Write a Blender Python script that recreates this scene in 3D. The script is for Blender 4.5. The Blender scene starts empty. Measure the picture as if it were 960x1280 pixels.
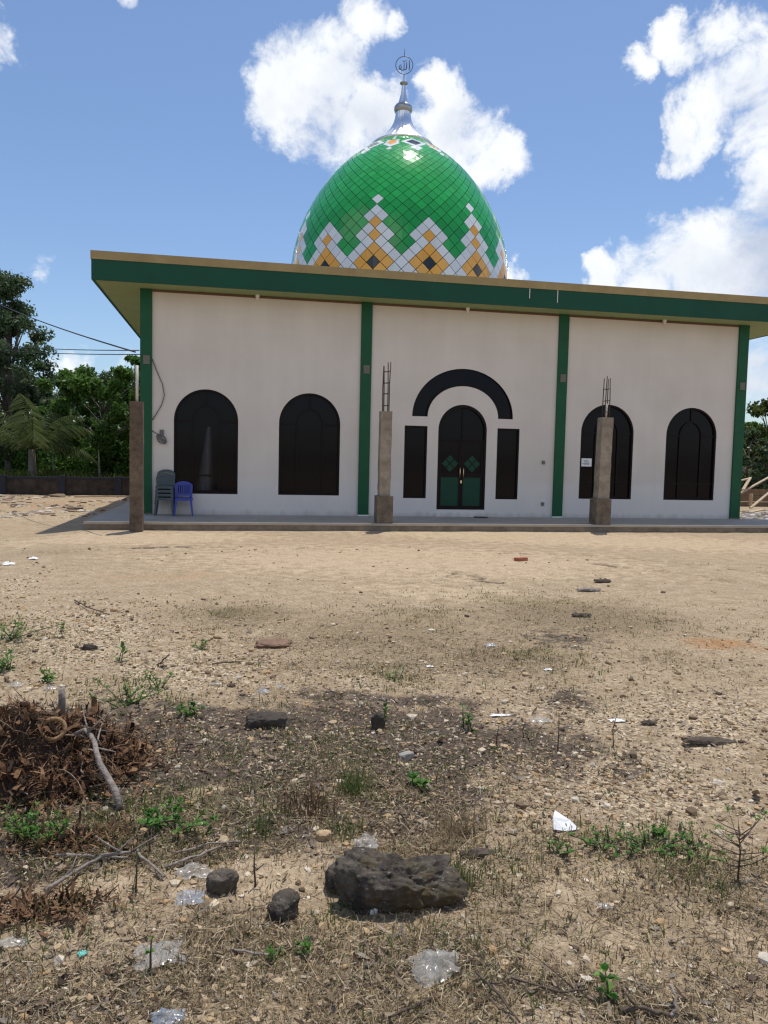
import bpy, bmesh, math, random
import numpy as np
from mathutils import Vector, Matrix, noise as mnoise

S = bpy.context.scene
COL = S.collection
PI = math.pi
rnd = random.Random(7)
rng = np.random.default_rng(11)

# ------------------------------------------------------------------ camera model (also used to find ground points)
FPX, DIST, YAW, PIT, ROL, EYE = 967.1407, 18.7498, 0.1916, -0.0691, 0.0225, 1.6
_F = Vector((math.sin(YAW)*math.cos(PIT), math.cos(YAW)*math.cos(PIT), math.sin(PIT)))
_R = Vector((math.cos(YAW), -math.sin(YAW), 0)); _U = _R.cross(_F)
_c, _s = math.cos(ROL), math.sin(ROL)
R2 = _c*_R + _s*_U; U2 = -_s*_R + _c*_U
EYEP = Vector((0, -DIST, EYE))

def ray(x, y): return _F + R2*((x-480)/FPX) - U2*((y-640)/FPX)
def plane(x, y, ax, v):
    d = ray(x, y); t = (v-EYEP[ax])/d[ax]
    return EYEP + d*t

# ------------------------------------------------------------------ noise
def _hash(ix, iy, seed):
    h = (ix.astype(np.int64)*374761393 + iy.astype(np.int64)*668265263 + seed*974634777) & 0xffffffff
    h = ((h ^ (h >> 13))*1274126177) & 0xffffffff
    h = (h ^ (h >> 16)) & 0xffffffff
    return h/4294967295.0
def vnoise(x, y, seed=0):
    x = np.asarray(x, float); y = np.asarray(y, float)
    ix, iy = np.floor(x), np.floor(y); fx, fy = x-ix, y-iy
    fx = fx*fx*(3-2*fx); fy = fy*fy*(3-2*fy)
    a, b = _hash(ix, iy, seed), _hash(ix+1, iy, seed)
    c, d = _hash(ix, iy+1, seed), _hash(ix+1, iy+1, seed)
    return (a*(1-fx)+b*fx)*(1-fy)+(c*(1-fx)+d*fx)*fy
def fbm(x, y, octv=4, seed=0, gain=.5):
    v = 0; amp = 1; tot = 0
    for o in range(octv):
        v = v + amp*vnoise(x*2**o+17.3*o, y*2**o-9.1*o, seed+o); tot += amp; amp *= gain
    return v/tot
def sstep(a, b, x):
    t = np.clip((x-a)/(b-a), 0, 1); return t*t*(3-2*t)

RUTS = [[(598, 722), (560, 715), (538, 705), (545, 697), (580, 693), (640, 691)], [(625, 728), (575, 722), (530, 711), (515, 702), (530, 694)], [(640, 691), (740, 694), (840, 703), (960, 716)], [(640, 699), (740, 704), (840, 715), (960, 732)], [(60, 690), (180, 684), (330, 683), (480, 690)]]
RUTW = [[plane(a, b, 2, 0) for a, b in r_] for r_ in RUTS]
def rut(x, y):
    m = np.zeros_like(x); wob = (fbm(x*1.2, y*1.2, 2, 55)-.5)*.25
    for r_ in RUTW:
        for p, q in zip(r_[:-1], r_[1:]):
            dx, dy = q.x-p.x, q.y-p.y; t = np.clip(((x-p.x)*dx+(y-p.y)*dy)/(dx*dx+dy*dy), 0, 1)
            dd = np.hypot(x-p.x-t*dx, y-p.y-t*dy)+wob
            m = np.maximum(m, np.exp(-(dd/.09)**2)-.4*np.exp(-((dd-.20)/.08)**2))
    return m
def terrain(x, y):
    x = np.asarray(x, float); y = np.asarray(y, float)
    d = np.hypot(x, y+DIST)
    near = 1-sstep(5, 12, d)
    h = (fbm(x*.6, y*.6, 3, 3)-.5)*.10*near
    h = h + (fbm(x*3.1, y*3.1, 4, 21)-.5)*.055*(1-sstep(4, 9, d))
    h = h + (fbm(x*13, y*13, 3, 41)-.5)*.020*(1-sstep(3, 7, d))
    h = h + (fbm(x*.35, y*.35, 3, 5)-.5)*.05*(1-near)*(1-sstep(8, 14, d))
    h = h + (fbm(x*2.2, y*2.2, 3, 8)-.5)*.03*(1-sstep(10, 15, d))
    left = sstep(-2.9, -4.2, x)*sstep(-9, -4, y)
    h = h - .09*left + left*(fbm(x*.9, y*.9, 3, 31)-.5)*.10
    h = h-.05*rut(x, y)*(.3+1.1*fbm(x*2, y*2, 2, 56))
    # loose sand swept against the porch kerb
    h = h + .03*np.exp(-((y+2.35)/.18)**2)*(fbm(x*1.3, y*0, 3, 77))*sstep(-3.3, -2.8, x)
    return h
def gz(x, y): return float(terrain(np.array([x]), np.array([y]))[0])
def G(px, py):
    z = 0.
    for _ in range(6):
        p = plane(px, py, 2, z); z = gz(p.x, p.y)
    return Vector((p.x, p.y, z))
def mpp(p):                                   # metres per pixel of the photograph at a point
    return (Vector(p)-EYEP).dot(_F)/FPX

# ------------------------------------------------------------------ materials
def mat(name, col, rough=.8, var=None, scale=4., bump=0., bscale=30., metal=0., spec=.5, island=0., detail=6, coat=0.):
    m = bpy.data.materials.new(name); m.use_nodes = True
    nt = m.node_tree; N, L = nt.nodes, nt.links
    b = N['Principled BSDF']
    b.inputs['Roughness'].default_value = rough; b.inputs['Metallic'].default_value = metal
    b.inputs['Specular IOR Level'].default_value = spec
    if coat: b.inputs['Coat Weight'].default_value = coat; b.inputs['Coat Roughness'].default_value = .06
    tc = N.new('ShaderNodeTexCoord')
    out = None
    if var is not None:
        n = N.new('ShaderNodeTexNoise'); n.inputs['Scale'].default_value = scale; n.inputs['Detail'].default_value = detail
        n.inputs['Roughness'].default_value = .65
        L.new(tc.outputs['Object'], n.inputs['Vector'])
        r = N.new('ShaderNodeValToRGB'); e = r.color_ramp.elements
        e[0].position = .32; e[1].position = .68
        e[0].color = (*col, 1); e[1].color = (*var, 1)
        L.new(n.outputs['Fac'], r.inputs['Fac']); out = r.outputs['Color']
    else:
        rgb = N.new('ShaderNodeRGB'); rgb.outputs[0].default_value = (*col, 1); out = rgb.outputs[0]
    if island:
        g = N.new('ShaderNodeNewGeometry'); mr = N.new('ShaderNodeMapRange')
        mr.inputs['To Min'].default_value = 1-island; mr.inputs['To Max'].default_value = 1+island
        L.new(g.outputs['Random Per Island'], mr.inputs['Value'])
        mx = N.new('ShaderNodeVectorMath'); mx.operation = 'SCALE'
        L.new(out, mx.inputs[0]); L.new(mr.outputs['Result'], mx.inputs['Scale']); out = mx.outputs['Vector']
    L.new(out, b.inputs['Base Color'])
    if bump:
        n2 = N.new('ShaderNodeTexNoise'); n2.inputs['Scale'].default_value = bscale; n2.inputs['Detail'].default_value = 5
        L.new(tc.outputs['Object'], n2.inputs['Vector'])
        bp = N.new('ShaderNodeBump'); bp.inputs['Strength'].default_value = bump; bp.inputs['Distance'].default_value = .02
        L.new(n2.outputs['Fac'], bp.inputs['Height']); L.new(bp.outputs['Normal'], b.inputs['Normal'])
    return m

def island_ramp(name, cols, rough=.85, trans=0., bump=0.):
    """colour picked per loose piece from a ramp (pebbles, leaves, husk)."""
    m = bpy.data.materials.new(name); m.use_nodes = True
    nt = m.node_tree; N, L = nt.nodes, nt.links; b = N['Principled BSDF']
    b.inputs['Roughness'].default_value = rough; b.inputs['Specular IOR Level'].default_value = .25
    g = N.new('ShaderNodeNewGeometry'); r = N.new('ShaderNodeValToRGB'); e = r.color_ramp.elements
    while len(e) < len(cols): e.new(.5)
    for i, c in enumerate(cols):
        e[i].position = i/(len(cols)-1); e[i].color = (*c, 1)
    L.new(g.outputs['Random Per Island'], r.inputs['Fac'])
    tc = N.new('ShaderNodeTexCoord'); n = N.new('ShaderNodeTexNoise'); n.inputs['Scale'].default_value = 60
    L.new(tc.outputs['Object'], n.inputs['Vector'])
    mr = N.new('ShaderNodeMapRange'); mr.inputs['To Min'].default_value = .7; mr.inputs['To Max'].default_value = 1.3
    L.new(n.outputs['Fac'], mr.inputs['Value'])
    mx = N.new('ShaderNodeVectorMath'); mx.operation = 'SCALE'
    L.new(r.outputs['Color'], mx.inputs[0]); L.new(mr.outputs['Result'], mx.inputs['Scale'])
    L.new(mx.outputs['Vector'], b.inputs['Base Color'])
    if trans:
        t = N.new('ShaderNodeBsdfTranslucent'); L.new(mx.outputs['Vector'], t.inputs['Color'])
        s = N.new('ShaderNodeMixShader'); s.inputs['Fac'].default_value = trans
        L.new(b.outputs['BSDF'], s.inputs[1]); L.new(t.outputs['BSDF'], s.inputs[2])
        L.new(s.outputs['Shader'], N['Material Output'].inputs['Surface'])
    return m

M = {}
def wall_material():
    m = bpy.data.materials.new('wall_paint'); m.use_nodes = True
    nt = m.node_tree; N, L = nt.nodes, nt.links; b = N['Principled BSDF']; b.inputs['Roughness'].default_value = .85
    b.inputs['Specular IOR Level'].default_value = .25
    tc = N.new('ShaderNodeTexCoord'); sx = N.new('ShaderNodeSeparateXYZ'); L.new(tc.outputs['Object'], sx.inputs[0])
    n = N.new('ShaderNodeTexNoise'); n.inputs['Scale'].default_value = .7; n.inputs['Detail'].default_value = 6
    L.new(tc.outputs['Object'], n.inputs['Vector'])
    # cooler tone along the foot of the wall
    a = N.new('ShaderNodeMath'); a.operation = 'MULTIPLY_ADD'; a.inputs[1].default_value = .25; L.new(n.outputs['Fac'], a.inputs[0]); L.new(sx.outputs['Z'], a.inputs[2])
    mr = N.new('ShaderNodeMapRange'); mr.inputs['From Min'].default_value = 1.05; mr.inputs['From Max'].default_value = 1.25
    L.new(a.outputs[0], mr.inputs['Value'])
    r = N.new('ShaderNodeValToRGB'); e = r.color_ramp.elements
    e[0].color = (.635, .575, .52, 1); e[1].color = (.70, .64, .585, 1); e[0].position = .3; e[1].position = .6
    L.new(n.outputs['Fac'], r.inputs['Fac'])
    mx = N.new('ShaderNodeMix'); mx.data_type = 'RGBA'; mx.inputs['A'].default_value = (.70, .655, .62, 1)
    L.new(mr.outputs['Result'], mx.inputs['Factor']); L.new(r.outputs['Color'], mx.inputs['B'])
    # faint vertical wash streaks and grime near the floor
    mp = N.new('ShaderNodeMapping'); mp.inputs['Scale'].default_value = (5, 5, .35); L.new(tc.outputs['Object'], mp.inputs['Vector'])
    n2 = N.new('ShaderNodeTexNoise'); n2.inputs['Scale'].default_value = 1; n2.inputs['Detail'].default_value = 8; L.new(mp.outputs['Vector'], n2.inputs['Vector'])
    mr2 = N.new('ShaderNodeMapRange'); mr2.inputs['From Min'].default_value = .35; mr2.inputs['From Max'].default_value = .65
    mr2.inputs['To Min'].default_value = .98; mr2.inputs['To Max'].default_value = 1.01; L.new(n2.outputs['Fac'], mr2.inputs['Value'])
    a2 = N.new('ShaderNodeMath'); a2.operation = 'MULTIPLY_ADD'; a2.inputs[1].default_value = -.35; L.new(n2.outputs['Fac'], a2.inputs[0]); L.new(sx.outputs['Z'], a2.inputs[2])
    mr3 = N.new('ShaderNodeMapRange'); mr3.inputs['From Min'].default_value = -.02; mr3.inputs['From Max'].default_value = .13
    mr3.inputs['To Min'].default_value = .72; mr3.inputs['To Max'].default_value = 1.; L.new(a2.outputs[0], mr3.inputs['Value'])
    mm = N.new('ShaderNodeMath'); mm.operation = 'MULTIPLY'; L.new(mr2.outputs[0], mm.inputs[0]); L.new(mr3.outputs[0], mm.inputs[1])
    sc = N.new('ShaderNodeVectorMath'); sc.operation = 'SCALE'; L.new(mx.outputs['Result'], sc.inputs[0]); L.new(mm.outputs[0], sc.inputs['Scale'])
    L.new(sc.outputs['Vector'], b.inputs['Base Color'])
    bp = N.new('ShaderNodeBump'); bp.inputs['Strength'].default_value = .15; bp.inputs['Distance'].default_value = .03
    n3 = N.new('ShaderNodeTexNoise'); n3.inputs['Scale'].default_value = 3; n3.inputs['Detail'].default_value = 8; L.new(tc.outputs['Object'], n3.inputs['Vector'])
    L.new(n3.outputs['Fac'], bp.inputs['Height']); L.new(bp.outputs['Normal'], b.inputs['Normal'])
    return m
M['wall'] = wall_material()
M['fascia'] = mat('fascia_green', (.008, .064, .038), .6, (.010, .078, .047), 1.2, .04, 20, spec=.25)
M['trim'] = mat('mustard_trim', (.31, .225, .095), .7, (.39, .29, .13), 2.5, .1, 30)
M['soffit'] = mat('soffit_paint', (.22, .28, .125), .7, (.26, .32, .15), 1.5)
M['column'] = mat('column_green', (.010, .078, .035), .55, (.014, .098, .044), 1.5, .08, 12, spec=.25)
M['patch'] = mat('raw_concrete', (.12, .12, .09), .95, (.19, .18, .15), 14, .3)
M['cornice'] = mat('brown_cornice', (.12, .065, .04), .7, (.16, .09, .06), 6)
M['frame'] = mat('dark_brown_frame', (.009, .005, .006), .5, (.013, .007, .007), 8, spec=.15)
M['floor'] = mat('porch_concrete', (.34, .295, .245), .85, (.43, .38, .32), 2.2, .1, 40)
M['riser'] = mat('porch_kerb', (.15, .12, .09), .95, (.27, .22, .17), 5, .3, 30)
M['gold'] = mat('brass', (.75, .58, .30), .3, metal=1)
M['doorgreen'] = mat('door_green_film', (.006, .046, .028), .4, (.007, .055, .033), 3, spec=.2)
M['white_bit'] = mat('white_plastic', (.72, .72, .68), .5)
M['tile_green'] = mat('tile_green', (.02, .37, .07), .12, island=.14, spec=.6)
M['tile_white'] = mat('tile_white', (.80, .82, .84), .14, island=.07, spec=.6)
M['tile_orange'] = mat('tile_orange', (.90, .43, .055), .14, island=.08, spec=.6)
M['tile_black'] = mat('tile_black', (.022, .026, .034), .12, island=.2, spec=.6)
M['grout'] = mat('grout', (.03, .09, .04), .8)
M['chrome'] = mat('steel', (.90, .90, .91), .33, metal=1)
M['ball'] = mat('brushed_steel', (.42, .42, .43), .38, metal=.9)
M['iron'] = mat('dull_steel', (.13, .14, .17), .45, metal=.5)
M['post'] = mat('cast_concrete', (.17, .135, .10), .95, (.38, .32, .25), 3.2, .5, 25)
M['postb'] = mat('weathered_brown_concrete', (.07, .05, .036), .95, (.19, .135, .095), 4.5, .5, 25)
M['base'] = mat('dark_concrete', (.085, .068, .05), .95, (.20, .16, .12), 5, .5, 25)
M['rebar'] = mat('rusty_steel', (.045, .025, .018), .85, (.085, .045, .03), 40)
M['pvc'] = mat('pale_pipe', (.55, .52, .47), .5)
M['cable'] = mat('black_cable', (.03, .03, .032), .6)
M['greycable'] = mat('grey_cable', (.13, .125, .12), .6)
M['chairgrey'] = mat('chair_grey', (.045, .065, .075), .4, spec=.5)
M['chairblue'] = mat('chair_blue', (.018, .035, .30), .35, spec=.5)
M['paper'] = mat('white_paper', (.80, .80, .80), .7, (.72, .72, .72), 30, .2, 60)
M['ink'] = mat('grey_print', (.25, .25, .27), .8)
M['bark'] = mat('tree_bark', (.09, .075, .06), .95, (.2, .175, .15), 5, .5, 20)
M['palebark'] = mat('pale_bark', (.25, .23, .2), .95, (.36, .34, .3), 6, .3, 20)
M['stickgrey'] = mat('dead_wood_grey', (.15, .12, .10), .95, (.33, .28, .24), 25, .5, 60)
M['stickdark'] = mat('dead_wood_dark', (.055, .04, .03), .95, (.12, .09, .065), 25, .5, 60)
M['lumber'] = mat('raw_lumber', (.40, .30, .20), .85, (.55, .44, .31), 8, .2, 30)
M['lumberdark'] = mat('weathered_board', (.12, .075, .045), .9, (.22, .14, .085), 5, .2, 30)
M['brickred'] = mat('red_brick', (.30, .09, .05), .9, (.40, .15, .09), 30, .4, 60)
M['boundary'] = mat('grimy_blockwork', (.02, .017, .015), .95, (.075, .058, .045), 3.5, .5, 12)
M['boundblue'] = mat('dark_blue_paint', (.014, .016, .028), .8, (.024, .027, .042), 5)
M['soil'] = mat('dark_clod', (.035, .028, .022), .97, (.085, .068, .052), 14, .7, 50)

def glass_dark():
    m = bpy.data.materials.new('tinted_glass'); m.use_nodes = True
    nt = m.node_tree; N, L = nt.nodes, nt.links; b = N['Principled BSDF']
    b.inputs['Base Color'].default_value = (.007, .005, .007, 1); b.inputs['Roughness'].default_value = .08
    b.inputs['Specular IOR Level'].default_value = .15
    tc = N.new('ShaderNodeTexCoord'); n = N.new('ShaderNodeTexNoise'); n.inputs['Scale'].default_value = 1.1; n.inputs['Detail'].default_value = 2
    L.new(tc.outputs['Object'], n.inputs['Vector'])
    bp = N.new('ShaderNodeBump'); bp.inputs['Strength'].default_value = .08; bp.inputs['Distance'].default_value = .05
    L.new(n.outputs['Fac'], bp.inputs['Height']); L.new(bp.outputs['Normal'], b.inputs['Normal'])
    return m
M['glass'] = glass_dark()
def glass_painted_reflection():  # pale curtain-like reflection painted into the base colour of the pane
    m = M['glass'].copy(); m.name = 'tinted_glass_painted_reflection'; nt = m.node_tree; N, L = nt.nodes, nt.links; b = N['Principled BSDF']
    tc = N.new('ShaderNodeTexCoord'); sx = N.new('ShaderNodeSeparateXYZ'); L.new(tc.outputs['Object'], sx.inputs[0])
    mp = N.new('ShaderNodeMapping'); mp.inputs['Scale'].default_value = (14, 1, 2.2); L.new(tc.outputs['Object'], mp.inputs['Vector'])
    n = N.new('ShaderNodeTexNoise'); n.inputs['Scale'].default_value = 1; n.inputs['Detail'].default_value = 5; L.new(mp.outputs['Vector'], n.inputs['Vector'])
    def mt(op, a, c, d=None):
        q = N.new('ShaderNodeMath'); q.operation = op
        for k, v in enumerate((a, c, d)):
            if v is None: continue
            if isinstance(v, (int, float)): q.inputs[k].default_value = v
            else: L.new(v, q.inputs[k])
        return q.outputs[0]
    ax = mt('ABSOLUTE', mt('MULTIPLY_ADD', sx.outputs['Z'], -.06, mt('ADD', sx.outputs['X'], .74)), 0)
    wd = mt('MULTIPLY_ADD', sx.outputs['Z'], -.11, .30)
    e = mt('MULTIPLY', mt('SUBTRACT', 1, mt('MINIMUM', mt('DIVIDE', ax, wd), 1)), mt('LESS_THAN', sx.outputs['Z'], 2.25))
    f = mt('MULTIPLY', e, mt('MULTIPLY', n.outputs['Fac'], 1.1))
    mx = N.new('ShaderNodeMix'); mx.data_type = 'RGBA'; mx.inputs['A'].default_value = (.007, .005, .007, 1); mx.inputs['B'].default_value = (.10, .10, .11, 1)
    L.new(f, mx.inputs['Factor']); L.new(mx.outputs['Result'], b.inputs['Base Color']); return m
M['glassreflection'] = glass_painted_reflection()
def plastic_film(name, col, a):
    m = bpy.data.materials.new(name); m.use_nodes = True
    nt = m.node_tree; N, L = nt.nodes, nt.links; b = N['Principled BSDF']
    b.inputs['Base Color'].default_value = (*col, 1); b.inputs['Roughness'].default_value = .22
    b.inputs['Specular IOR Level'].default_value = .8
    t = N.new('ShaderNodeBsdfTransparent'); s = N.new('ShaderNodeMixShader')
    tc = N.new('ShaderNodeTexCoord'); n = N.new('ShaderNodeTexNoise'); n.inputs['Scale'].default_value = 40
    L.new(tc.outputs['Object'], n.inputs['Vector'])
    mr = N.new('ShaderNodeMapRange'); mr.inputs['To Min'].default_value = max(0, a-.3); mr.inputs['To Max'].default_value = min(1, a+.3)
    L.new(n.outputs['Fac'], mr.inputs['Value']); L.new(mr.outputs[0], s.inputs['Fac'])
    L.new(t.outputs[0], s.inputs[1]); L.new(b.outputs[0], s.inputs[2])
    L.new(s.outputs[0], N['Material Output'].inputs['Surface'])
    return m
M['film'] = plastic_film('clear_plastic', (.52, .50, .46), .38)
M['filmblue'] = plastic_film('bluish_plastic', (.36, .43, .52), .4)
M['filmteal'] = plastic_film('teal_plastic', (.12, .55, .45), .95)

def rock_material(name, a, b_, moss, sc):
    m = bpy.data.materials.new(name); m.use_nodes = True
    nt = m.node_tree; N, L = nt.nodes, nt.links; b = N['Principled BSDF']
    b.inputs['Roughness'].default_value = .95; b.inputs['Specular IOR Level'].default_value = .2
    tc = N.new('ShaderNodeTexCoord')
    def noi(s, d=8):
        n = N.new('ShaderNodeTexNoise'); n.inputs['Scale'].default_value = s; n.inputs['Detail'].default_value = d; n.inputs['Roughness'].default_value = .7
        L.new(tc.outputs['Object'], n.inputs['Vector']); return n
    n1, n2, n3 = noi(sc), noi(sc*.45), noi(sc*6)
    def ramp(n, c0, c1, p0, p1):
        r = N.new('ShaderNodeValToRGB'); e = r.color_ramp.elements; e[0].color = (*c0, 1); e[1].color = (*c1, 1); e[0].position = p0; e[1].position = p1
        L.new(n.outputs['Fac'], r.inputs['Fac']); return r
    r1 = ramp(n1, a, b_, .38, .62); r2 = ramp(n2, (0, 0, 0), (1, 1, 1), .48, .58); r3 = ramp(n3, (0, 0, 0), (1, 1, 1), .60, .66)
    m1 = N.new('ShaderNodeMix'); m1.data_type = 'RGBA'; m1.inputs['B'].default_value = (*moss, 1)
    L.new(r2.outputs['Color'], m1.inputs['Factor']); L.new(r1.outputs['Color'], m1.inputs['A'])
    m2 = N.new('ShaderNodeMix'); m2.data_type = 'RGBA'; m2.inputs['B'].default_value = (.26, .25, .22, 1)
    L.new(r3.outputs['Color'], m2.inputs['Factor']); L.new(m1.outputs['Result'], m2.inputs['A'])
    L.new(m2.outputs['Result'], b.inputs['Base Color'])
    bp = N.new('ShaderNodeBump'); bp.inputs['Strength'].default_value = .9; bp.inputs['Distance'].default_value = .015
    L.new(n3.outputs['Fac'], bp.inputs['Height']); L.new(bp.outputs['Normal'], b.inputs['Normal'])
    return m
M['mossrock'] = rock_material('mossy_rock', (.042, .035, .029), (.16, .135, .108), (.085, .064, .034), 9)
M['greyrock'] = rock_material('brown_grey_rock', (.09, .075, .06), (.21, .175, .14), (.10, .08, .05), 14)

# ------------------------------------------------------------------ mesh building
class MB:
    def __init__(s): s.v = []; s.f = []; s.mi = []; s.sm = []
    def add(s, vs, fs, mi=0, sm=False):
        o = len(s.v); s.v += [tuple(x) for x in vs]
        for f in fs: s.f.append([o+i for i in f]); s.mi.append(mi); s.sm.append(sm)
        return s
    def box(s, x0, x1, y0, y1, z0, z1, mi=0, bev=0.):
        if bev:
            bm = bmesh.new(); bmesh.ops.create_cube(bm, size=1)
            for v in bm.verts: v.co = Vector(((x0+x1)/2+v.co.x*(x1-x0), (y0+y1)/2+v.co.y*(y1-y0), (z0+z1)/2+v.co.z*(z1-z0)))
            bmesh.ops.bevel(bm, geom=bm.edges[:], offset=bev, segments=2, affect='EDGES', profile=.6)
            bm.verts.ensure_lookup_table()
            s.add([v.co[:] for v in bm.verts], [[v.index for v in f.verts] for f in bm.faces], mi); bm.free(); return s
        v = [(x, y, z) for x in (x0, x1) for y in (y0, y1) for z in (z0, z1)]
        return s.add(v, [(0, 1, 3, 2), (4, 6, 7, 5), (0, 4, 5, 1), (2, 3, 7, 6), (0, 2, 6, 4), (1, 5, 7, 3)], mi)
    def beam(s, a, b, w, h, mi=0):
        a, b = Vector(a), Vector(b); d = (b-a).normalized()
        u = d.cross(Vector((0, 0, 1)));  u = u.normalized() if u.length > .01 else Vector((1, 0, 0))
        n = u.cross(d).normalized(); vs = []
        for p in (a, b):
            for i, j in ((-1, -1), (1, -1), (1, 1), (-1, 1)): vs.append(p+u*(i*w/2)+n*(j*h/2))
        return s.add(vs, [(3, 2, 1, 0), (4, 5, 6, 7), (0, 1, 5, 4), (1, 2, 6, 5), (2, 3, 7, 6), (3, 0, 4, 7)], mi)
    def tube(s, pts, rad, n=8, mi=0, sm=True, closed=False):
        P = [Vector(p) for p in pts]; k = len(P)
        if not isinstance(rad, (list, tuple)): rad = [rad]*k
        ref = None; vs = []
        for i in range(k):
            if closed: t = P[(i+1) % k]-P[i-1]
            else: t = P[min(i+1, k-1)]-P[max(i-1, 0)]
            t.normalize()
            if ref is None: ref = Vector((0, 0, 1)) if abs(t.z) < .9 else Vector((1, 0, 0))
            u = (ref-t*ref.dot(t)).normalized(); w = t.cross(u); ref = u
            for j in range(n):
                a = 2*PI*j/n; vs.append(P[i]+(u*math.cos(a)+w*math.sin(a))*rad[i])
        fs = []
        for i in range(k if closed else k-1):
            i2 = (i+1) % k
            for j in range(n): fs.append((i*n+j, i*n+(j+1) % n, i2*n+(j+1) % n, i2*n+j))
        s.add(vs, fs, mi, sm)
        if not closed:
            o = len(s.v)-k*n
            s.f.append([o+j for j in range(n)][::-1]); s.f.append([o+(k-1)*n+j for j in range(n)])
            s.mi += [mi, mi]; s.sm += [False, False]
        return s
    def lathe(s, prof, n=48, c=(0, 0, 0), mi=0, flute=None):
        vs = []
        for q, (r, z) in enumerate(prof):
            for j in range(n):
                a = 2*PI*j/n; rr = r*(1+(flute(q, a) if flute else 0))
                vs.append((c[0]+rr*math.cos(a), c[1]+rr*math.sin(a), c[2]+z))
        fs = []
        for i in range(len(prof)-1):
            for j in range(n): fs.append((i*n+j, i*n+(j+1) % n, (i+1)*n+(j+1) % n, (i+1)*n+j))
        return s.add(vs, fs, mi, True)
    def prism(s, loop, holes, y0, y1, mi=0, back=True):
        """2D (x,z) outline with holes, faced at y0 (front) and y1 (back), sides between."""
        bm = bmesh.new(); loops = []
        for lp in [loop]+list(holes):
            vv = [bm.verts.new((x, y0, z)) for x, z in lp]
            loops.append(vv)
            for i in range(len(vv)): bm.edges.new((vv[i], vv[(i+1) % len(vv)]))
        bmesh.ops.triangle_fill(bm, edges=bm.edges[:], use_beauty=True, use_dissolve=False, normal=(0, -1, 0))
        bm.verts.index_update()
        for f in bm.faces:
            f.normal_update()
            if f.normal.y > 0: f.normal_flip()
        fr = [[v.index for v in f.verts] for f in bm.faces]; vs = [v.co[:] for v in bm.verts]; n = len(vs)
        li = [[v.index for v in lp] for lp in loops]; bm.free()
        s.add(vs+[(x, y1, z) for x, _, z in vs], fr+([[n+i for i in f][::-1] for f in fr] if back else []) +
              [(l[i], l[(i+1) % len(l)], n+l[(i+1) % len(l)], n+l[i]) for l in li for i in range(len(l))], mi)
        return s
    def obj(s, name, mats, parent=None, loc=(0, 0, 0)):
        me = bpy.data.meshes.new(name); me.from_pydata(s.v, [], s.f)
        for m in (mats if isinstance(mats, (list, tuple)) else [mats]): me.materials.append(m)
        me.polygons.foreach_set('material_index', s.mi); me.polygons.foreach_set('use_smooth', s.sm); me.update()
        return link(name, me, parent, loc)
def link(name, me, parent=None, loc=(0, 0, 0)):
    o = bpy.data.objects.new(name, me); COL.objects.link(o); o.location = loc
    if parent is not None: o.parent = parent
    return o
def np_obj(name, verts, faces, material, parent=None, loc=(0, 0, 0), smooth=False):
    """fast mesh from arrays; faces (n,k) all with k corners"""
    me = bpy.data.meshes.new(name); nf, k = faces.shape
    me.vertices.add(len(verts)); me.vertices.foreach_set('co', np.asarray(verts, np.float32).ravel())
    me.loops.add(nf*k); me.loops.foreach_set('vertex_index', faces.astype(np.int32).ravel())
    me.polygons.add(nf); me.polygons.foreach_set('loop_start', np.arange(nf, dtype=np.int32)*k)
    me.polygons.foreach_set('use_smooth', np.full(nf, smooth))
    me.update(calc_edges=True); me.validate(); me.materials.append(material)
    return link(name, me, parent, loc)
def tag(o, label=None, cat=None, group=None, kind=None):
    if label: o['label'] = label
    if cat: o['category'] = cat
    if group: o['group'] = group
    if kind: o['kind'] = kind
    return o
def thing(name, label, cat, loc=(0, 0, 0), rz=0., group=None):
    o = bpy.data.objects.new(name, None); COL.objects.link(o); o.location = loc; o.rotation_euler.z = rz
    return tag(o, label, cat, group)
def dup(root, loc, rz=None, label=None, scale=None):
    r = root.copy(); COL.objects.link(r); r.location = loc
    if rz is not None: r.rotation_euler.z = rz
    if scale: r.scale = (scale,)*3
    if label: r['label'] = label
    for ch in root.children:
        c = ch.copy(); COL.objects.link(c); c.parent = r
        for g in ch.children:
            d = g.copy(); COL.objects.link(d); d.parent = c
    return r

# ------------------------------------------------------------------ ground sheet (polar rings: dense near the viewer)
rs = [0.0, .4, .8, 1.1]
while rs[-1] < 15: rs.append(rs[-1]*1.0055)
while rs[-1] < 40: rs.append(rs[-1]*1.02)
while rs[-1] < 3000: rs.append(rs[-1]*1.3)
rs = np.array(rs)
ang = np.concatenate([np.arange(-38, 50, .22), np.arange(50, 322, 4.)])*PI/180
na, nr = len(ang), len(rs)
RR, AA = np.meshgrid(rs, ang, indexing='ij')
gx = (RR*np.sin(AA)).ravel(); gy = (RR*np.cos(AA)-DIST).ravel()
gzv = terrain(gx, gy)
ii = np.arange(nr-1)[:, None]*na; jj = np.arange(na)[None, :]; j2 = (jj+1) % na
gf = np.stack([ii+jj, ii+na+jj, ii+na+j2, ii+j2], -1).reshape(-1, 4)[:, ::-1]

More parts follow.
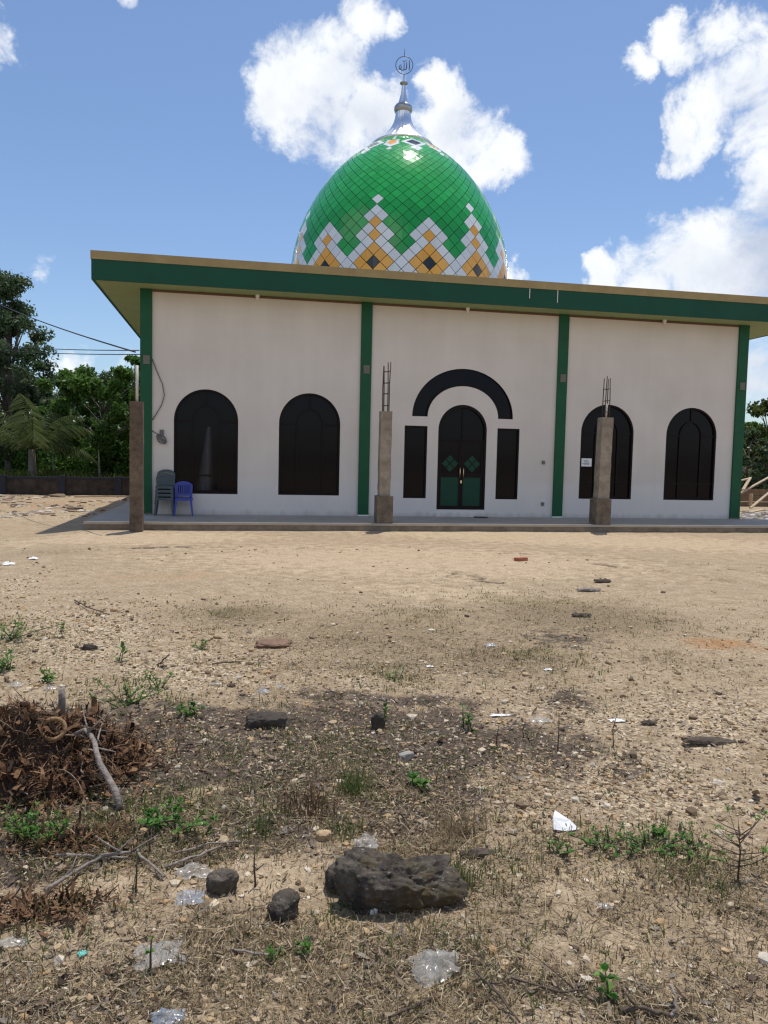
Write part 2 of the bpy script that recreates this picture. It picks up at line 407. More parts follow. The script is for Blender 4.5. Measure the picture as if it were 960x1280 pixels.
def blob_mask(x, y, blobs, warp=.25, seed=0):
    """soft ground patches; each blob = photo position and half sizes turned into an ellipse on the ground"""
    v = np.zeros_like(x)
    wx = x+(fbm(x*2.5, y*2.5, 3, seed+90)-.5)*warp*2; wy = y+(fbm(x*2.5, y*2.5, 3, seed+95)-.5)*warp*2
    for px, py, rx, ry, w in blobs:
        c = plane(px, py, 2, 0); m = mpp(c); d = math.hypot(c.x, c.y+DIST)
        fx, fy = c.x/d, (c.y+DIST)/d
        dx, dy = wx-c.x, wy-c.y
        t = (dx*fx+dy*fy)/(ry*m*d/1.6); u = (dx*fy-dy*fx)/(rx*m)
        v = np.maximum(v, w*np.exp(-(t*t+u*u)))
    return v
DARK = [(240, 930, 130, 60, 1), (400, 930, 160, 65, 1.1), (540, 930, 100, 60, 1), (360, 1000, 140, 42, .9), (520, 1010, 90, 40, .75), (90, 940, 130, 80, 1.), (60, 1060, 120, 40, .7), (190, 1010, 80, 40, .75),
        (700, 800, 60, 14, .5), (660, 935, 110, 45, .6), (700, 870, 60, 20, .45), (130, 1040, 140, 45, .7), (150, 1230, 220, 60, .45), (650, 1240, 150, 45, .5), (500, 1210, 120, 30, .35), (780, 960, 120, 30, .35), (470, 870, 150, 14, .6), (240, 1050, 130, 20, .6), (590, 1035, 50, 20, .55)]
MULCH = [(200, 1050, 160, 40, .75), (480, 1240, 520, 70, .6), (760, 1080, 260, 40, .4), (500, 1000, 130, 45, .7), (150, 1230, 250, 70, .85), (480, 1200, 200, 50, .9), (330, 1180, 150, 40, .7), (640, 1240, 200, 50, .9), (650, 1130, 120, 30, .55), (860, 1130, 140, 45, .7), (880, 1250, 120, 50, .5),
         (500, 790, 260, 45, .55), (300, 770, 120, 20, .6), (720, 770, 170, 30, .7), (830, 820, 130, 25, .35), (520, 1060, 120, 25, .8), (620, 820, 120, 30, .6), (350, 800, 60, 12, .6), (480, 830, 180, 18, .55), (900, 1080, 120, 30, .5), (60, 690, 90, 8, .4), (300, 690, 130, 6, .4)]
SAND = [(340, 1080, 120, 26, 1), (110, 1115, 110, 28, .9), (720, 1110, 130, 32, .9), (260, 985, 40, 14, .8), (500, 700, 420, 28, .8), (180, 672, 200, 10, .9), (780, 1165, 60, 25, .6), (250, 800, 200, 45, .45), (880, 900, 130, 50, .35), (700, 672, 400, 12, .9), (560, 740, 200, 14, .7)]
GRAV = [(780, 970, 190, 55, .9), (900, 900, 150, 60, .7), (740, 890, 150, 40, .7), (90, 790, 130, 45, .9), (240, 830, 150, 35, .7), (450, 850, 200, 25, .5), (620, 1010, 110, 30, .6), (20, 730, 60, 30, .6), (60, 640, 100, 12, .7)]
ORNG = [(905, 806, 55, 10, .9), (330, 800, 45, 12, .4), (200, 720, 150, 8, .45), (60, 1130, 60, 22, .5), (800, 1190, 70, 30, .35), (60, 628, 90, 8, .5)]
OLIV = [(240, 1010, 160, 40, .6), (420, 960, 120, 40, .45), (850, 1085, 140, 30, .6), (60, 1160, 100, 40, .35), (560, 1180, 160, 40, .3), (140, 1040, 120, 45, .6), (330, 960, 100, 40, .35), (620, 1070, 90, 20, .4), (520, 765, 80, 9, .5), (290, 765, 60, 9, .6), (650, 750, 120, 9, .5), (490, 845, 60, 9, .5), (660, 815, 50, 8, .7), (790, 1060, 140, 18, .6), (800, 780, 130, 10, .4), (150, 860, 60, 20, .4), (20, 800, 60, 40, .5), (700, 820, 60, 10, .5), (440, 985, 40, 25, .6), (930, 1090, 60, 30, .5), (50, 1040, 60, 30, .6), (350, 1150, 60, 20, .3)]
masks = [blob_mask(gx, gy, B, .22, k) for k, B in enumerate((DARK, MULCH, SAND, GRAV, ORNG, OLIV))]
masks[0] = np.maximum(masks[0], 1.0*np.clip(rut(gx, gy), 0, 1)*sstep(.38, .55, fbm(gx*1.1, gy*1.1, 3, 59)))
far_green = sstep(12.6, 14.5, gy)*(gx < 60)+sstep(60, 120, np.hypot(gx, gy))
masks[5] = np.maximum(masks[5], np.clip(far_green, 0, 1))
gme_obj = None
def ground_material():
    m = bpy.data.materials.new('ground_soil'); m.use_nodes = True
    nt = m.node_tree; N, L = nt.nodes, nt.links; b = N['Principled BSDF']
    b.inputs['Roughness'].default_value = .97; b.inputs['Specular IOR Level'].default_value = .15
    tc = N.new('ShaderNodeTexCoord')
    def noi(s, d=6, r=.62):
        n = N.new('ShaderNodeTexNoise'); n.inputs['Scale'].default_value = s; n.inputs['Detail'].default_value = d; n.inputs['Roughness'].default_value = r
        L.new(tc.outputs['Object'], n.inputs['Vector']); return n.outputs['Fac']
    def ramp(f, c0, c1, p0=.3, p1=.7):
        r = N.new('ShaderNodeValToRGB'); e = r.color_ramp.elements; e[0].color = (*c0, 1); e[1].color = (*c1, 1); e[0].position = p0; e[1].position = p1
        L.new(f, r.inputs['Fac']); return r.outputs['Color']
    def math_(op, a, b_=None, c=None):
        n = N.new('ShaderNodeMath'); n.operation = op
        for k, v in enumerate((a, b_, c)):
            if v is None: continue
            if isinstance(v, (int, float)): n.inputs[k].default_value = v
            else: L.new(v, n.inputs[k])
        return n.outputs[0]
    def mix(f, a, b_):
        n = N.new('ShaderNodeMix'); n.data_type = 'RGBA'
        if isinstance(f, float): n.inputs['Factor'].default_value = f
        else: L.new(f, n.inputs['Factor'])
        L.new(a, n.inputs['A']); L.new(b_, n.inputs['B']); return n.outputs['Result']
    def smooth(v, a, b_):
        n = N.new('ShaderNodeMapRange'); n.interpolation_type = 'SMOOTHSTEP'; n.inputs['From Min'].default_value = a; n.inputs['From Max'].default_value = b_
        L.new(v, n.inputs['Value']); return n.outputs['Result']
    def att(name):
        a = N.new('ShaderNodeAttribute'); a.attribute_name = name; s = N.new('ShaderNodeSeparateColor'); L.new(a.outputs['Color'], s.inputs['Color']); return s.outputs
    A, B = att('patch_a'), att('patch_b')
    nl, nm, nf, nff = noi(.9), noi(5, 8), noi(28, 8, .7), noi(110, 4, .7)
    def sel(mask, n, lo=.35, hi=.6): return smooth(math_('MULTIPLY_ADD', math_('SUBTRACT', n, .5), 1.3, mask), lo, hi)
    col = mix(.0, ramp(nm, (.31, .23, .142), (.495, .382, .255), .3, .7), ramp(nm, (.31, .23, .142), (.495, .382, .255), .3, .7))
    grit = ramp(math_('ADD', math_('MULTIPLY', nf, .55), math_('MULTIPLY', nff, .45)), (.46, .43, .40), (1.50, 1.52, 1.54), .36, .66)
    col = mix(math_('MULTIPLY', smooth(nl, .42, .62), .5), col, ramp(nf, (.25, .185, .115), (.42, .33, .22)))
    v = N.new('ShaderNodeTexVoronoi'); v.inputs['Scale'].default_value = 55; L.new(tc.outputs['Object'], v.inputs['Vector'])
    vs = N.new('ShaderNodeSeparateColor'); L.new(v.outputs['Color'], vs.inputs['Color'])
    gravc = ramp(vs.outputs[0], (.11, .075, .045), (.72, .58, .40), .0, 1.)
    vd = smooth(v.outputs['Distance'], .012, .001)
    v2 = N.new('ShaderNodeTexVoronoi'); v2.inputs['Scale'].default_value = 120; L.new(tc.outputs['Object'], v2.inputs['Vector'])
    vs2 = N.new('ShaderNodeSeparateColor'); L.new(v2.outputs['Color'], vs2.inputs['Color'])
    gravf = ramp(vs2.outputs[0], (.16, .11, .065), (.66, .53, .37), .0, 1.)
    col = mix(math_('MULTIPLY', smooth(nm, .40, .58), .45), col, gravf)
    col = mix(math_('MULTIPLY', sel(B[0], nm), .75), col, gravc)
    # dry straw and leaf mulch: stretched fibres in two directions
    def fibre(rot, sc):
        mp = N.new('ShaderNodeMapping'); mp.inputs['Rotation'].default_value = (0, 0, rot); mp.inputs['Scale'].default_value = sc
        L.new(tc.outputs['Object'], mp.inputs['Vector'])
        n = N.new('ShaderNodeTexNoise'); n.inputs['Scale'].default_value = 1; n.inputs['Detail'].default_value = 4; n.inputs['Distortion'].default_value = .6
        L.new(mp.outputs['Vector'], n.inputs['Vector']); return n.outputs['Fac']
    fb = math_('MAXIMUM', fibre(.5, (22, 130, 1)), fibre(-.9, (140, 24, 1)))
    mulch = ramp(fb, (.10, .070, .040), (.50, .39, .25), .42, .74)
    col = mix(math_('MULTIPLY', sel(A[1], nm, .25, .6), .85), col, mulch)
    dark = ramp(nf, (.05, .037, .03), (.155, .118, .092), .3, .75)
    col = mix(math_('MULTIPLY', sel(A[0], nm, .22, .52), .97), col, dark)
    col = mix(math_('MULTIPLY', sel(A[2], nm, .35, .7), .92), col, ramp(nm, (.42, .32, .205), (.55, .43, .29)))          # pale sand
    org = ramp(nf, (.34, .16, .06), (.42, .23, .10))
    col = mix(math_('MULTIPLY', sel(B[1], nm, .3, .8), .75), col, org)
    olive = ramp(nf, (.05, .055, .02), (.21, .18, .085), .3, .65)
    col = mix(math_('MULTIPLY', sel(B[2], nf, .3, .75), .7), col, olive)
    # coarse grit and fine dark specks everywhere
    sp = smooth(nff, .62, .72); col = mix(math_('MULTIPLY', sp, .35), col, ramp(nff, (.08, .06, .045), (.08, .06, .045)))
    sp2 = smooth(noi(75, 3, .6), .66, .72); col = mix(math_('MULTIPLY', sp2, .5), col, ramp(nff, (.5, .43, .34), (.6, .54, .46)))
    gm = N.new('ShaderNodeMix'); gm.data_type = 'RGBA'; gm.blend_type = 'MULTIPLY'; gm.inputs['Factor'].default_value = .85; L.new(col, gm.inputs['A']); L.new(grit, gm.inputs['B']); col = gm.outputs['Result']
    L.new(col, b.inputs['Base Color'])
    h = math_('ADD', math_('MULTIPLY', nm, .5), math_('ADD', math_('MULTIPLY', nf, .45), math_('MULTIPLY', nff, .2)))
    h = math_('ADD', h, math_('MULTIPLY', math_('MULTIPLY', fb, A[1]), .6))
    bp = N.new('ShaderNodeBump'); bp.inputs['Strength'].default_value = .9; bp.inputs['Distance'].default_value = .035
    L.new(h, bp.inputs['Height']); L.new(bp.outputs['Normal'], b.inputs['Normal'])
    return m
ground = np_obj('ground', np.stack([gx, gy, gzv], -1), gf, ground_material(), smooth=True)
tag(ground, 'dry sandy yard of trodden soil and gravel in front of the mosque', 'ground', kind='structure')
for nm, ks in (('patch_a', (0, 1, 2)), ('patch_b', (3, 4, 5))):
    a = ground.data.color_attributes.new(nm, 'FLOAT_COLOR', 'POINT')
    buf = np.ones((len(gx), 4), np.float32)
    for c, k in enumerate(ks): buf[:, c] = masks[k]
    a.data.foreach_set('color', buf.ravel())

# ------------------------------------------------------------------ the mosque
HP, HW = .1773, 5.3457
XL, XR, YB = -2.12, 13.41, 17.4
ZB, ZG, ZT, EV, EXL, EXR = 5.3457, 5.7823, 5.9655, .70, -3.10, 14.95
DOORX = 5.6
mosque = thing('mosque', 'white mosque with green columns and a green tiled dome', 'mosque', (DOORX, 0, 0))
def part(mb, name, mats, parent=mosque):
    o = mb.obj(name, mats); o.parent = parent
    o.matrix_parent_inverse = Matrix.Translation(-Vector((DOORX, 0, 0))) if parent is mosque else Matrix()
    return o
def arch(cx, w, z0, zs, rz=None, n=28):
    r = w/2; rz = rz or r
    return [(cx-r, z0), (cx+r, z0)]+[(cx+r*math.cos(PI*k/n), zs+rz*math.sin(PI*k/n)) for k in range(n+1)]
def band(cx, ro, zo, ri, zi, z0, n=36):
    return [(cx+ro*math.cos(PI*k/n), z0+zo*math.sin(PI*k/n)) for k in range(n+1)] + [(cx+ri*math.cos(PI*k/n), z0+zi*math.sin(PI*k/n)) for k in range(n, -1, -1)]
def rect(x0, x1, z0, z1): return [(x0, z0), (x1, z0), (x1, z1), (x0, z1)]
WIN = [-.665, 1.77, 9.51, 11.92]; WW, WS, WSP = 1.475, .67, 2.385
holes = [arch(c, WW, WS, WSP) for c in WIN]
holes += [arch(DOORX, 1.26, .355, 2.35), band(DOORX, 1.31, 1.21, .915, .78, 2.66), rect(4.11, 4.69, .63, 2.425), rect(6.51, 7.10, .63, 2.425)]
w = MB(); w.prism(rect(XL, XR, .05, HW), holes, 0, .16, back=False)
w.box(XL, XL+.18, .16, YB, .05, HW); w.box(XR-.18, XR, .16, YB, .05, HW); w.box(XL+.18, XR-.18, YB-.18, YB, .05, HW)
part(w, 'wall', M['wall'])
# thin brown strip under the eaves
c = MB()
for a, b_ in ((-1.8915, 2.9727), (3.2386, 8.0516), (8.3152, 13.1536)): c.box(a+.004, b_-.004, -.025, -.002, HW-.05, HW-.004)
part(c, 'cornice', M['cornice'])
# roof: deck, soffit, green fascia, mustard trim
r = MB(); r.box(EXL+.07, EXR-.07, -EV+.07, YB+.6, ZB+.05, ZT-.06)
roof = part(r, 'roof', M['patch'])
def ring(mb, x0, x1, y0, y1, t, z0, z1):
    mb.box(x0, x1, y0, y0+t, z0, z1); mb.box(x0, x1, y1-t, y1, z0, z1); mb.box(x0, x0+t, y0+t, y1-t, z0, z1); mb.box(x1-t, x1, y0+t, y1-t, z0, z1)
def sub(mb, name, mats, parent):
    o = mb.obj(name, mats); o.parent = parent; o.matrix_parent_inverse = Matrix(); return o
f = MB(); ring(f, EXL, EXR, -EV, YB+.67, .066, ZB, ZG); sub(f, 'fascia', M['fascia'], roof)
f = MB(); ring(f, EXL-.015, EXR+.015, -EV-.015, YB+.685, .09, ZG+.002, ZT); sub(f, 'fascia_trim', M['trim'], roof)
f = MB(); f.box(EXL+.068, EXR-.068, -EV+.068, YB+.6, ZB+.004, ZB+.046); sub(f, 'soffit', M['soffit'], roof)
for px, hh in ((662, .24), (697, .30)):
    p = plane(px, 372, 1, -EV-.002); f = MB(); f.box(p.x-.009, p.x+.009, -EV-.004, -EV-.0005, ZG-hh, ZG-.005); sub(f, 'paint_drip', M['white_bit'], roof)
# columns
for x0, x1 in ((-2.155, -1.8915), (2.9727, 3.2386), (8.0516, 8.3152), (13.1536, 13.44)):
    m = MB(); m.box(x0, x1, -.055, .21, HP+.03, ZB+.002, bev=.006); co = part(m, 'column', M['column'])
    m = MB(); m.box(x0-.004, x1+.004, -.06, .2, HP-.01, HP+.032); sub(m, 'column_foot', M['white_bit'] if x0 > 0 and x0 < 9 else M['patch'], co)
    zc = 3.74; xm = (x0+x1)/2+.01
    m = MB(); m.box(xm-.075, xm+.075, -.072, -.053, zc-.1, zc+.1); sub(m, 'beam_stub', M['patch'], co)
for y in (5.8, 11.6, 17.25):
    for x0, x1 in ((-2.155, -2.0), (13.29, 13.44)):
        m = MB(); m.box(x0, x1, y-.13, y+.13, .1, ZB+.002); part(m, 'column', M['column'])
# porch slab with a kerb face
m = MB(); m.box(-3.02, 16.5, -2.164, 0, HP-.05, HP); m.box(-3.02, XL, 0, YB, HP-.05, HP)
pf = part(m, 'porch_floor', M['floor'])
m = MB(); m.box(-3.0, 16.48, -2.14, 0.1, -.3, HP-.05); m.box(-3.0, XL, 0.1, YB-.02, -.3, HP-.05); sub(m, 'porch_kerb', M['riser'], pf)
# threshold step below the door
m = MB(); m.box(DOORX-.66, DOORX+.66, -.05, .0, HP, .27); part(m, 'threshold', M['wall'])

def offset_arch(cx, w, z0, zs, t): return arch(cx, w-2*t, z0+t, zs)
def window_parts(cx):
    m = MB(); m.prism(arch(cx, WW-.004, WS+.002, WSP), [offset_arch(cx, WW, WS, WSP, .045)], .012, .11)
    fr = part(m, 'window', M['frame'])
    m = MB(); m.prism(offset_arch(cx, WW, WS, WSP, .044), [], .07, .085); sub(m, 'pane', M['glassreflection'] if cx < 0 else M['glass'], fr)
    m = MB()
    m.prism(arch(cx, .66, WS+.045, 2.36, .40), [arch(cx, .59, WS+.08, 2.36, .365)], .035, .068); m.box(cx-.294, cx+.294, .04, .068, WS+.42, WS+.455)                        # inner arch with a low rail
    for a, b_ in ((cx-WW/2+.05, cx-.33), (cx+.33, cx+WW/2-.05)):
        m.box(a, b_, .04, .068, 2.355, 2.40); m.box(a, b_, .04, .068, WS+.42, WS+.455)
    m.box(cx-.02, cx+.02, .04, .068, 2.77, WSP+WW/2-.05)
    sub(m, 'glazing_bars', M['frame'], fr)
def window_low(cx):
    window_parts(cx)
for cx in WIN: window_low(cx)
# arch-shaped light over the door and two side lights
m = MB(); bo = band(DOORX, 1.306, 1.206, .919, .784, 2.662); m.prism(bo, [], .06, .075)
m2 = MB(); m2.prism(bo, [band(DOORX, 1.285, 1.185, .94, .805, 2.685)], .012, .058)
fr = part(m2, 'arch_window', M['frame']); sub(m, 'pane', M['glass'], fr)
for x0, x1 in ((4.112, 4.688), (6.512, 7.098)):
    m = MB(); m.prism(rect(x0, x1, .632, 2.423), [rect(x0+.04, x1-.04, .672, 2.383)], .012, .1); fr = part(m, 'side_window', M['frame'])
    m = MB(); m.box(x0+.039, x1-.039, .06, .075, .671, 2.384); sub(m, 'pane', M['glass'], fr)
# double door
m = MB(); m.prism(arch(DOORX, 1.256, .357, 2.35), [arch(DOORX, 1.15, .40, 2.33)], .01, .12)
m.box(DOORX-.575, DOORX+.575, .02, .1, 2.09, 2.13)
door = part(m, 'door', M['frame'])
m = MB(); m.prism([(DOORX-.575, 2.13), (DOORX+.575, 2.13)]+[(DOORX+.575*math.cos(PI*k/24), 2.33+.575*math.sin(PI*k/24)) for k in range(25)], [], .075, .09); sub(m, 'fanlight', M['glass'], door)
m = MB(); m.box(DOORX-.014, DOORX+.014, .05, .074, 2.13, 2.9); sub(m, 'fanlight_bar', M['frame'], door)
for s in (-1, 1):
    a, b_ = (DOORX-.573, DOORX-.003) if s < 0 else (DOORX+.003, DOORX+.573)
    m = MB(); m.prism(rect(a, b_, .402, 2.088), [rect(a+.05, b_-.06, .45, 1.17), rect(a+.05, b_-.06, 1.27, 2.04)], .035, .075); sub(m, 'door_leaf', M['frame'], door)
    m = MB(); m.box(a+.049, b_-.059, .05, .06, .449, 1.171); sub(m, 'door_panel', M['doorgreen'], door)
    m = MB(); m.box(a+.049, b_-.059, .055, .065, 1.269, 2.041); sub(m, 'pane', M['glass'], door)
    m = MB(); cx = (a+b_)/2-.005
    for k in range(2):
        for q in range(4):
            ax, az = ((0, .115), (.115, 0), (0, -.115), (-.115, 0))[q]
    for ax, az in ((0, .115), (.115, 0), (0, -.115), (-.115, 0)):
        x, z, h = cx+ax, 1.51+az, .098
        m.add([(x-h, .053, z), (x, .053, z-h), (x+h, .053, z), (x, .053, z+h), (x-h, .0545, z), (x, .0545, z-h), (x+h, .0545, z), (x, .0545, z+h)],
              [(0, 1, 2, 3), (7, 6, 5, 4), (0, 4, 5, 1), (1, 5, 6, 2), (2, 6, 7, 3), (3, 7, 4, 0)])
    sub(m, 'diamond_ornament', M['doorgreen'], door)
    m = MB(); hx = DOORX+s*.045
    m.tube([(hx, .034, 1.17), (hx, -.02, 1.175), (hx, -.02, 1.40), (hx, .034, 1.405)], .013, 8); sub(m, 'door_handle', M['gold'], door)
m = MB(); m.box(DOORX-.02, DOORX+.02, .025, .036, 1.02, 1.09); sub(m, 'lock', M['gold'], door)
# lamp holders at the eaves, sockets on the wall
for px, py in ((322, 366), (585, 381), (831, 397)):
    p = plane(px, py, 1, -.1); m = MB(); m.lathe([(.0, -.12), (.03, -.12), (.035, -.06), (.05, -.05), (.05, 0)], 12, (p.x, -.1, ZB+.004)); part(m, 'lamp_holder', M['white_bit'])
for px, py in ((679, 578), (678, 630)):
    p = plane(px, py, 1, 0); m = MB(); m.box(p.x-.04, p.x+.04, -.03, -.002, p.z-.045, p.z+.045, bev=.008); part(m, 'socket_box', M['patch'])

# ------------------------------------------------------------------ dome
DC = Vector((5.71, 8.8, 0))
prof0 = [(3.84, 5.98), (3.88, 6.7), (3.86, 7.5), (3.77, 8.3), (3.61, 9.2), (3.40, 9.85), (3.12, 10.45), (2.78, 11.05), (2.36, 11.63), (1.92, 12.1), (1.46, 12.5), (1.04, 12.83), (.9, 12.93)]
prof = [(r_*1.012, z if z < 8 else 8+(z-8)*.937) for r_, z in prof0]
# smooth the outline (Catmull-Rom)
sm = []
for i in range(len(prof)-1):
    p0, p1, p2, p3 = prof[max(i-1, 0)], prof[i], prof[i+1], prof[min(i+2, len(prof)-1)]
    for k in range(10):
        t = k/10
        sm.append(tuple(.5*(2*p1[q]+(p2[q]-p0[q])*t+(2*p0[q]-5*p1[q]+4*p2[q]-p3[q])*t*t+(3*p1[q]-p0[q]-3*p2[q]+p3[q])*t**3) for q in (0, 1)))
sm.append(prof[-1])
ra = np.array([x[0] for x in sm]); za = np.array([x[1] for x in sm])
ds = np.hypot(np.diff(ra), np.diff(za)); NT = 56
bb = np.concatenate([[0], np.cumsum(ds/((ra[1:]+ra[:-1])/2))])*NT/(2*PI)
fc = Vector((EYEP.x-DC.x, EYEP.y-DC.y, 0)).normalized(); rc = Vector((-fc.y, fc.x, 0))
zdark = plane(478, 327, 1, DC.y-3.7).z
b0 = float(np.interp(zdark, za, bb)); BT = float(bb[-1])-b0
PHI0 = math.radians(-12.1)
def dome_pt(a, b_, off):
    b_ = min(max(b_+b0, 0), bb[-1]); r_ = float(np.interp(b_, bb, ra)); z = float(np.interp(b_, bb, za))
    dr = float(np.interp(b_+.05, bb, ra))-float(np.interp(b_-.05, bb, ra)); dz = float(np.interp(b_+.05, bb, za))-float(np.interp(b_-.05, bb, za))
    L_ = math.hypot(dr, dz) or 1; nr_, nz_ = dz/L_, -dr/L_
    ph = PHI0+a*2*PI/NT; d = fc*math.cos(ph)+rc*math.sin(ph)
    return DC+d*(r_+nr_*off)+Vector((0, 0, z+nz_*off))
GREEN, WHITE, ORANGE, BLACK = 0, 1, 2, 3
wcommon = {(2, 1), (1, 2), (2, 0), (0, 2), (2, -1), (-1, 2), (2, -2), (-2, 2), (3, 2), (2, 3), (3, 1), (1, 3)}
wtall = wcommon | {(4, 3), (3, 4), (4, 4), (5, 5)}
wshort = wcommon | {(3, 3)}
nrow_top = int(BT*2)
def tile_colour(m_, n_):
    a2, y2 = m_-n_, m_+n_                     # twice the column offset, twice the height, in tile diagonals
    best = GREEN
    for k in range(-1, 16):
        da = a2-8*k
        if abs(da) > 12: continue
        mm, nn = (y2+da)//2, (y2-da)//2
        if (mm, nn) == (0, 0): return BLACK
        if abs(mm) <= 1 and abs(nn) <= 1: return ORANGE
        if (mm, nn) == (2, 2): return ORANGE
        tall = k % 2 == 0
        if tall and (mm, nn) == (3, 3): return ORANGE
        if (mm, nn) in (wtall if tall else wshort): best = WHITE
        # bands mirrored below the dark row
        if y2 < 0 and max(-mm, -nn) >= 2:
            best = ORANGE if (abs(da) == 4 and y2 == -2) else WHITE
        # crown ring of motifs hanging under the metal cap
        d = nrow_top-8-y2
        if -5 <= d <= 12 and best == GREEN:
            ad = abs(da)
            if not tall:
                if ad+abs(d-4) <= 2: return BLACK
                if ad+abs(d-4) <= 4 and d <= 9: best = WHITE
                if ad == 0 and d in (9, 10): best = WHITE
                if ad == 1 and d in (8, 9): best = WHITE
            else:
                if ad == 0 and 1 <= d <= 6 or ad == 1 and d in (3, 5): return ORANGE
                if ad <= 2 and 2 <= d <= 7: best = WHITE
                if ad == 0 and d <= 10: best = WHITE
    return best
dm = MB()
nb = len(ra)
dm.lathe(list(zip(ra, za)), 96, (DC.x, DC.y, 0), 4)
trnd = random.Random(3)
for a2 in range(0, 112):
    for y2 in range(int(-b0*2)-2, nrow_top+1):
        if (a2+y2) % 2: continue
        m_, n_ = (y2+a2)//2, (y2-a2)//2
        ci = tile_colour(m_, n_)
        a, b_ = a2/2, y2/2
        if b_+.5+b0 > bb[-1]+.3 or b_+b0 < 0: continue
        g = .465; tilt = [trnd.gauss(0, .0022) for _ in range(4)]
        cs = ((0, -g), (g, 0), (0, g), (-g, 0))
        top = [dome_pt(a+x, b_+y, .022+tilt[q]) for q, (x, y) in enumerate(cs)]
        low = [dome_pt(a+x*1.03, b_+y*1.03, .004) for x, y in cs]
        dm.add(top+low, [(0, 1, 2, 3), (0, 4, 5, 1), (1, 5, 6, 2), (2, 6, 7, 3), (3, 7, 4, 0)], ci)
dome = part(dm, 'dome', [M['tile_green'], M['tile_white'], M['tile_orange'], M['tile_black'], M['grout']])
# steel finial with fluted skirt, ball, cone and calligraphy ring
fin = MB(); c0 = (DC.x, DC.y, 0)
sk = [(1.01, 12.52), (1.08, 12.55), (1.07, 12.61), (.98, 12.64)]+[(.26+.70*(1-t)**2.1, 12.64+1.1*t) for t in [k/14 for k in range(15)]]
fin.lathe(sk, 96, c0, 0, lambda q, a: (.035*abs(math.sin(a*12)) if q > 3 else 0))
finial = part(fin, 'finial', M['chrome'])
b_ = MB(); b_.lathe([(.25, 13.72), (.30, 13.76), (.325, 13.84), (.32, 13.92), (.27, 14.0), (.19, 14.05)], 40, c0); sub(b_, 'finial_ball', M['ball'], finial)
b_ = MB(); b_.lathe([(.19, 14.02), (.15, 14.16), (.09, 14.4), (.05, 14.72)], 32, c0, 0, lambda q, a: .06*abs(math.sin(a*5))); sub(b_, 'finial_cone', M['chrome'], finial)
b_ = MB(); b_.lathe([(.03, 14.66), (.13, 14.72), (.15, 14.75), (.10, 14.79), (.03, 14.82)], 28, c0); sub(b_, 'finial_disc', M['ball'], finial)
em = MB(); zc = 15.36; ex, ey = DC.x, DC.y
def EP(u, v): return Vector((ex, ey, zc))+rc*u+Vector((0, 0, v))
em.tube([EP(.30*math.sin(2*PI*k/36), .30*math.cos(2*PI*k/36)) for k in range(36)], .014, 8, closed=True)
em.tube([EP(0, -.62), EP(0, -.29)], .014, 8)
em.tube([EP(0, .29), EP(0, .62)], [.014, .004], 8)
em.tube([EP(.17, .17), EP(.185, -.05), EP(.17, -.17)], [.012, .020, .014], 8)                               # alif
em.tube([EP(.08, .18), EP(.085, -.05), EP(.07, -.13), EP(.03, -.155), EP(-.01, -.13)], [.012, .020, .020, .018, .02], 8)   # lam
em.tube([EP(-.01, .14), EP(-.005, -.13), EP(-.04, -.17), EP(-.09, -.16)], [.012, .018, .018, .02], 8)           # lam
em.tube([EP(-.09, -.16), EP(-.17, -.12), EP(-.18, -.04), EP(-.12, .02), EP(-.10, -.08), EP(-.19, -.15)], [.02, .014, .02, .020, .018, .012], 8)   # ha
em.tube([EP(-.06, .17), EP(-.03, .12), EP(.0, .16), EP(.03, .12), EP(.05, .17)], .012, 6)                       # shadda
sub(em, 'emblem', M['iron'], finial)

# ------------------------------------------------------------------ unfinished porch posts
def post(x, y, z0, zb, zt, ws, wb, mshaft, mbase, label, bars, barz, lean=0., pipe=None):
    t = thing('concrete_post', label, 'post', (x, y, z0))
    h = zt-z0; hb = zb-z0
    if wb:
        m = MB(); m.box(-wb/2, wb/2, -wb/2, wb/2, -.02, hb, bev=.012); m.obj('post_base', mbase, t)
    m = MB(); z1 = hb if wb else -.1
    n = 10; vs = []; 
    for k in range(n+1):
        zz = z1+(h-z1)*k/n; lx = lean*(zz/h); q = .006
        for i, j in ((-1, -1), (1, -1), (1, 1), (-1, 1)):
            vs.append((lx+i*ws/2+rnd.uniform(-q, q), j*ws/2+rnd.uniform(-q, q), zz))
    fs = [(0, 1, 2, 3)[::-1], tuple(4*n+i for i in range(4))]
    for k in range(n):
        for i in range(4): fs.append((4*k+i, 4*k+(i+1) % 4, 4*k+4+(i+1) % 4, 4*k+4+i))
    m.add(vs, fs); m.obj('shaft', mshaft, t)
    for (i, j) in bars:
        m = MB(); zt2 = barz-z0+rnd.uniform(-.05, .05)
        m.tube([(lean+i, j, h-.1), (lean+i+rnd.uniform(-.01, .01), j, (h+zt2)/2), (lean+i+rnd.uniform(-.025, .025), j+rnd.uniform(-.02, .02), zt2)], .012, 6)
        m.obj('rebar', M['rebar'], t)
    if len(bars) > 2:
        k = h+.12
        while k < barz-z0-.1:
            m = MB(); xs = [b[0] for b in bars]; ys = [b[1] for b in bars]
            a0, a1, c0_, c1 = lean+min(xs), lean+max(xs), min(ys), max(ys)
            m.tube([(a0, c0_, k), (a1, c0_, k+.015), (a1, c1, k+.01), (a0, c1, k)], .007, 5, closed=True); m.obj('tie_wire', M['rebar'], t)
            k += rnd.uniform(.2, .27)
    if pipe:
        m = MB(); m.tube([(pipe[0], pipe[1], h-.05), (pipe[0]+pipe[3], pipe[1], pipe[2]-z0)], .028, 10); m.obj('pipe', M['pvc'], t)
    return t
B4 = [(-.055, -.06), (.06, -.06), (.055, .06), (-.06, .055)]
g1 = gz(-1.95, -2.36)
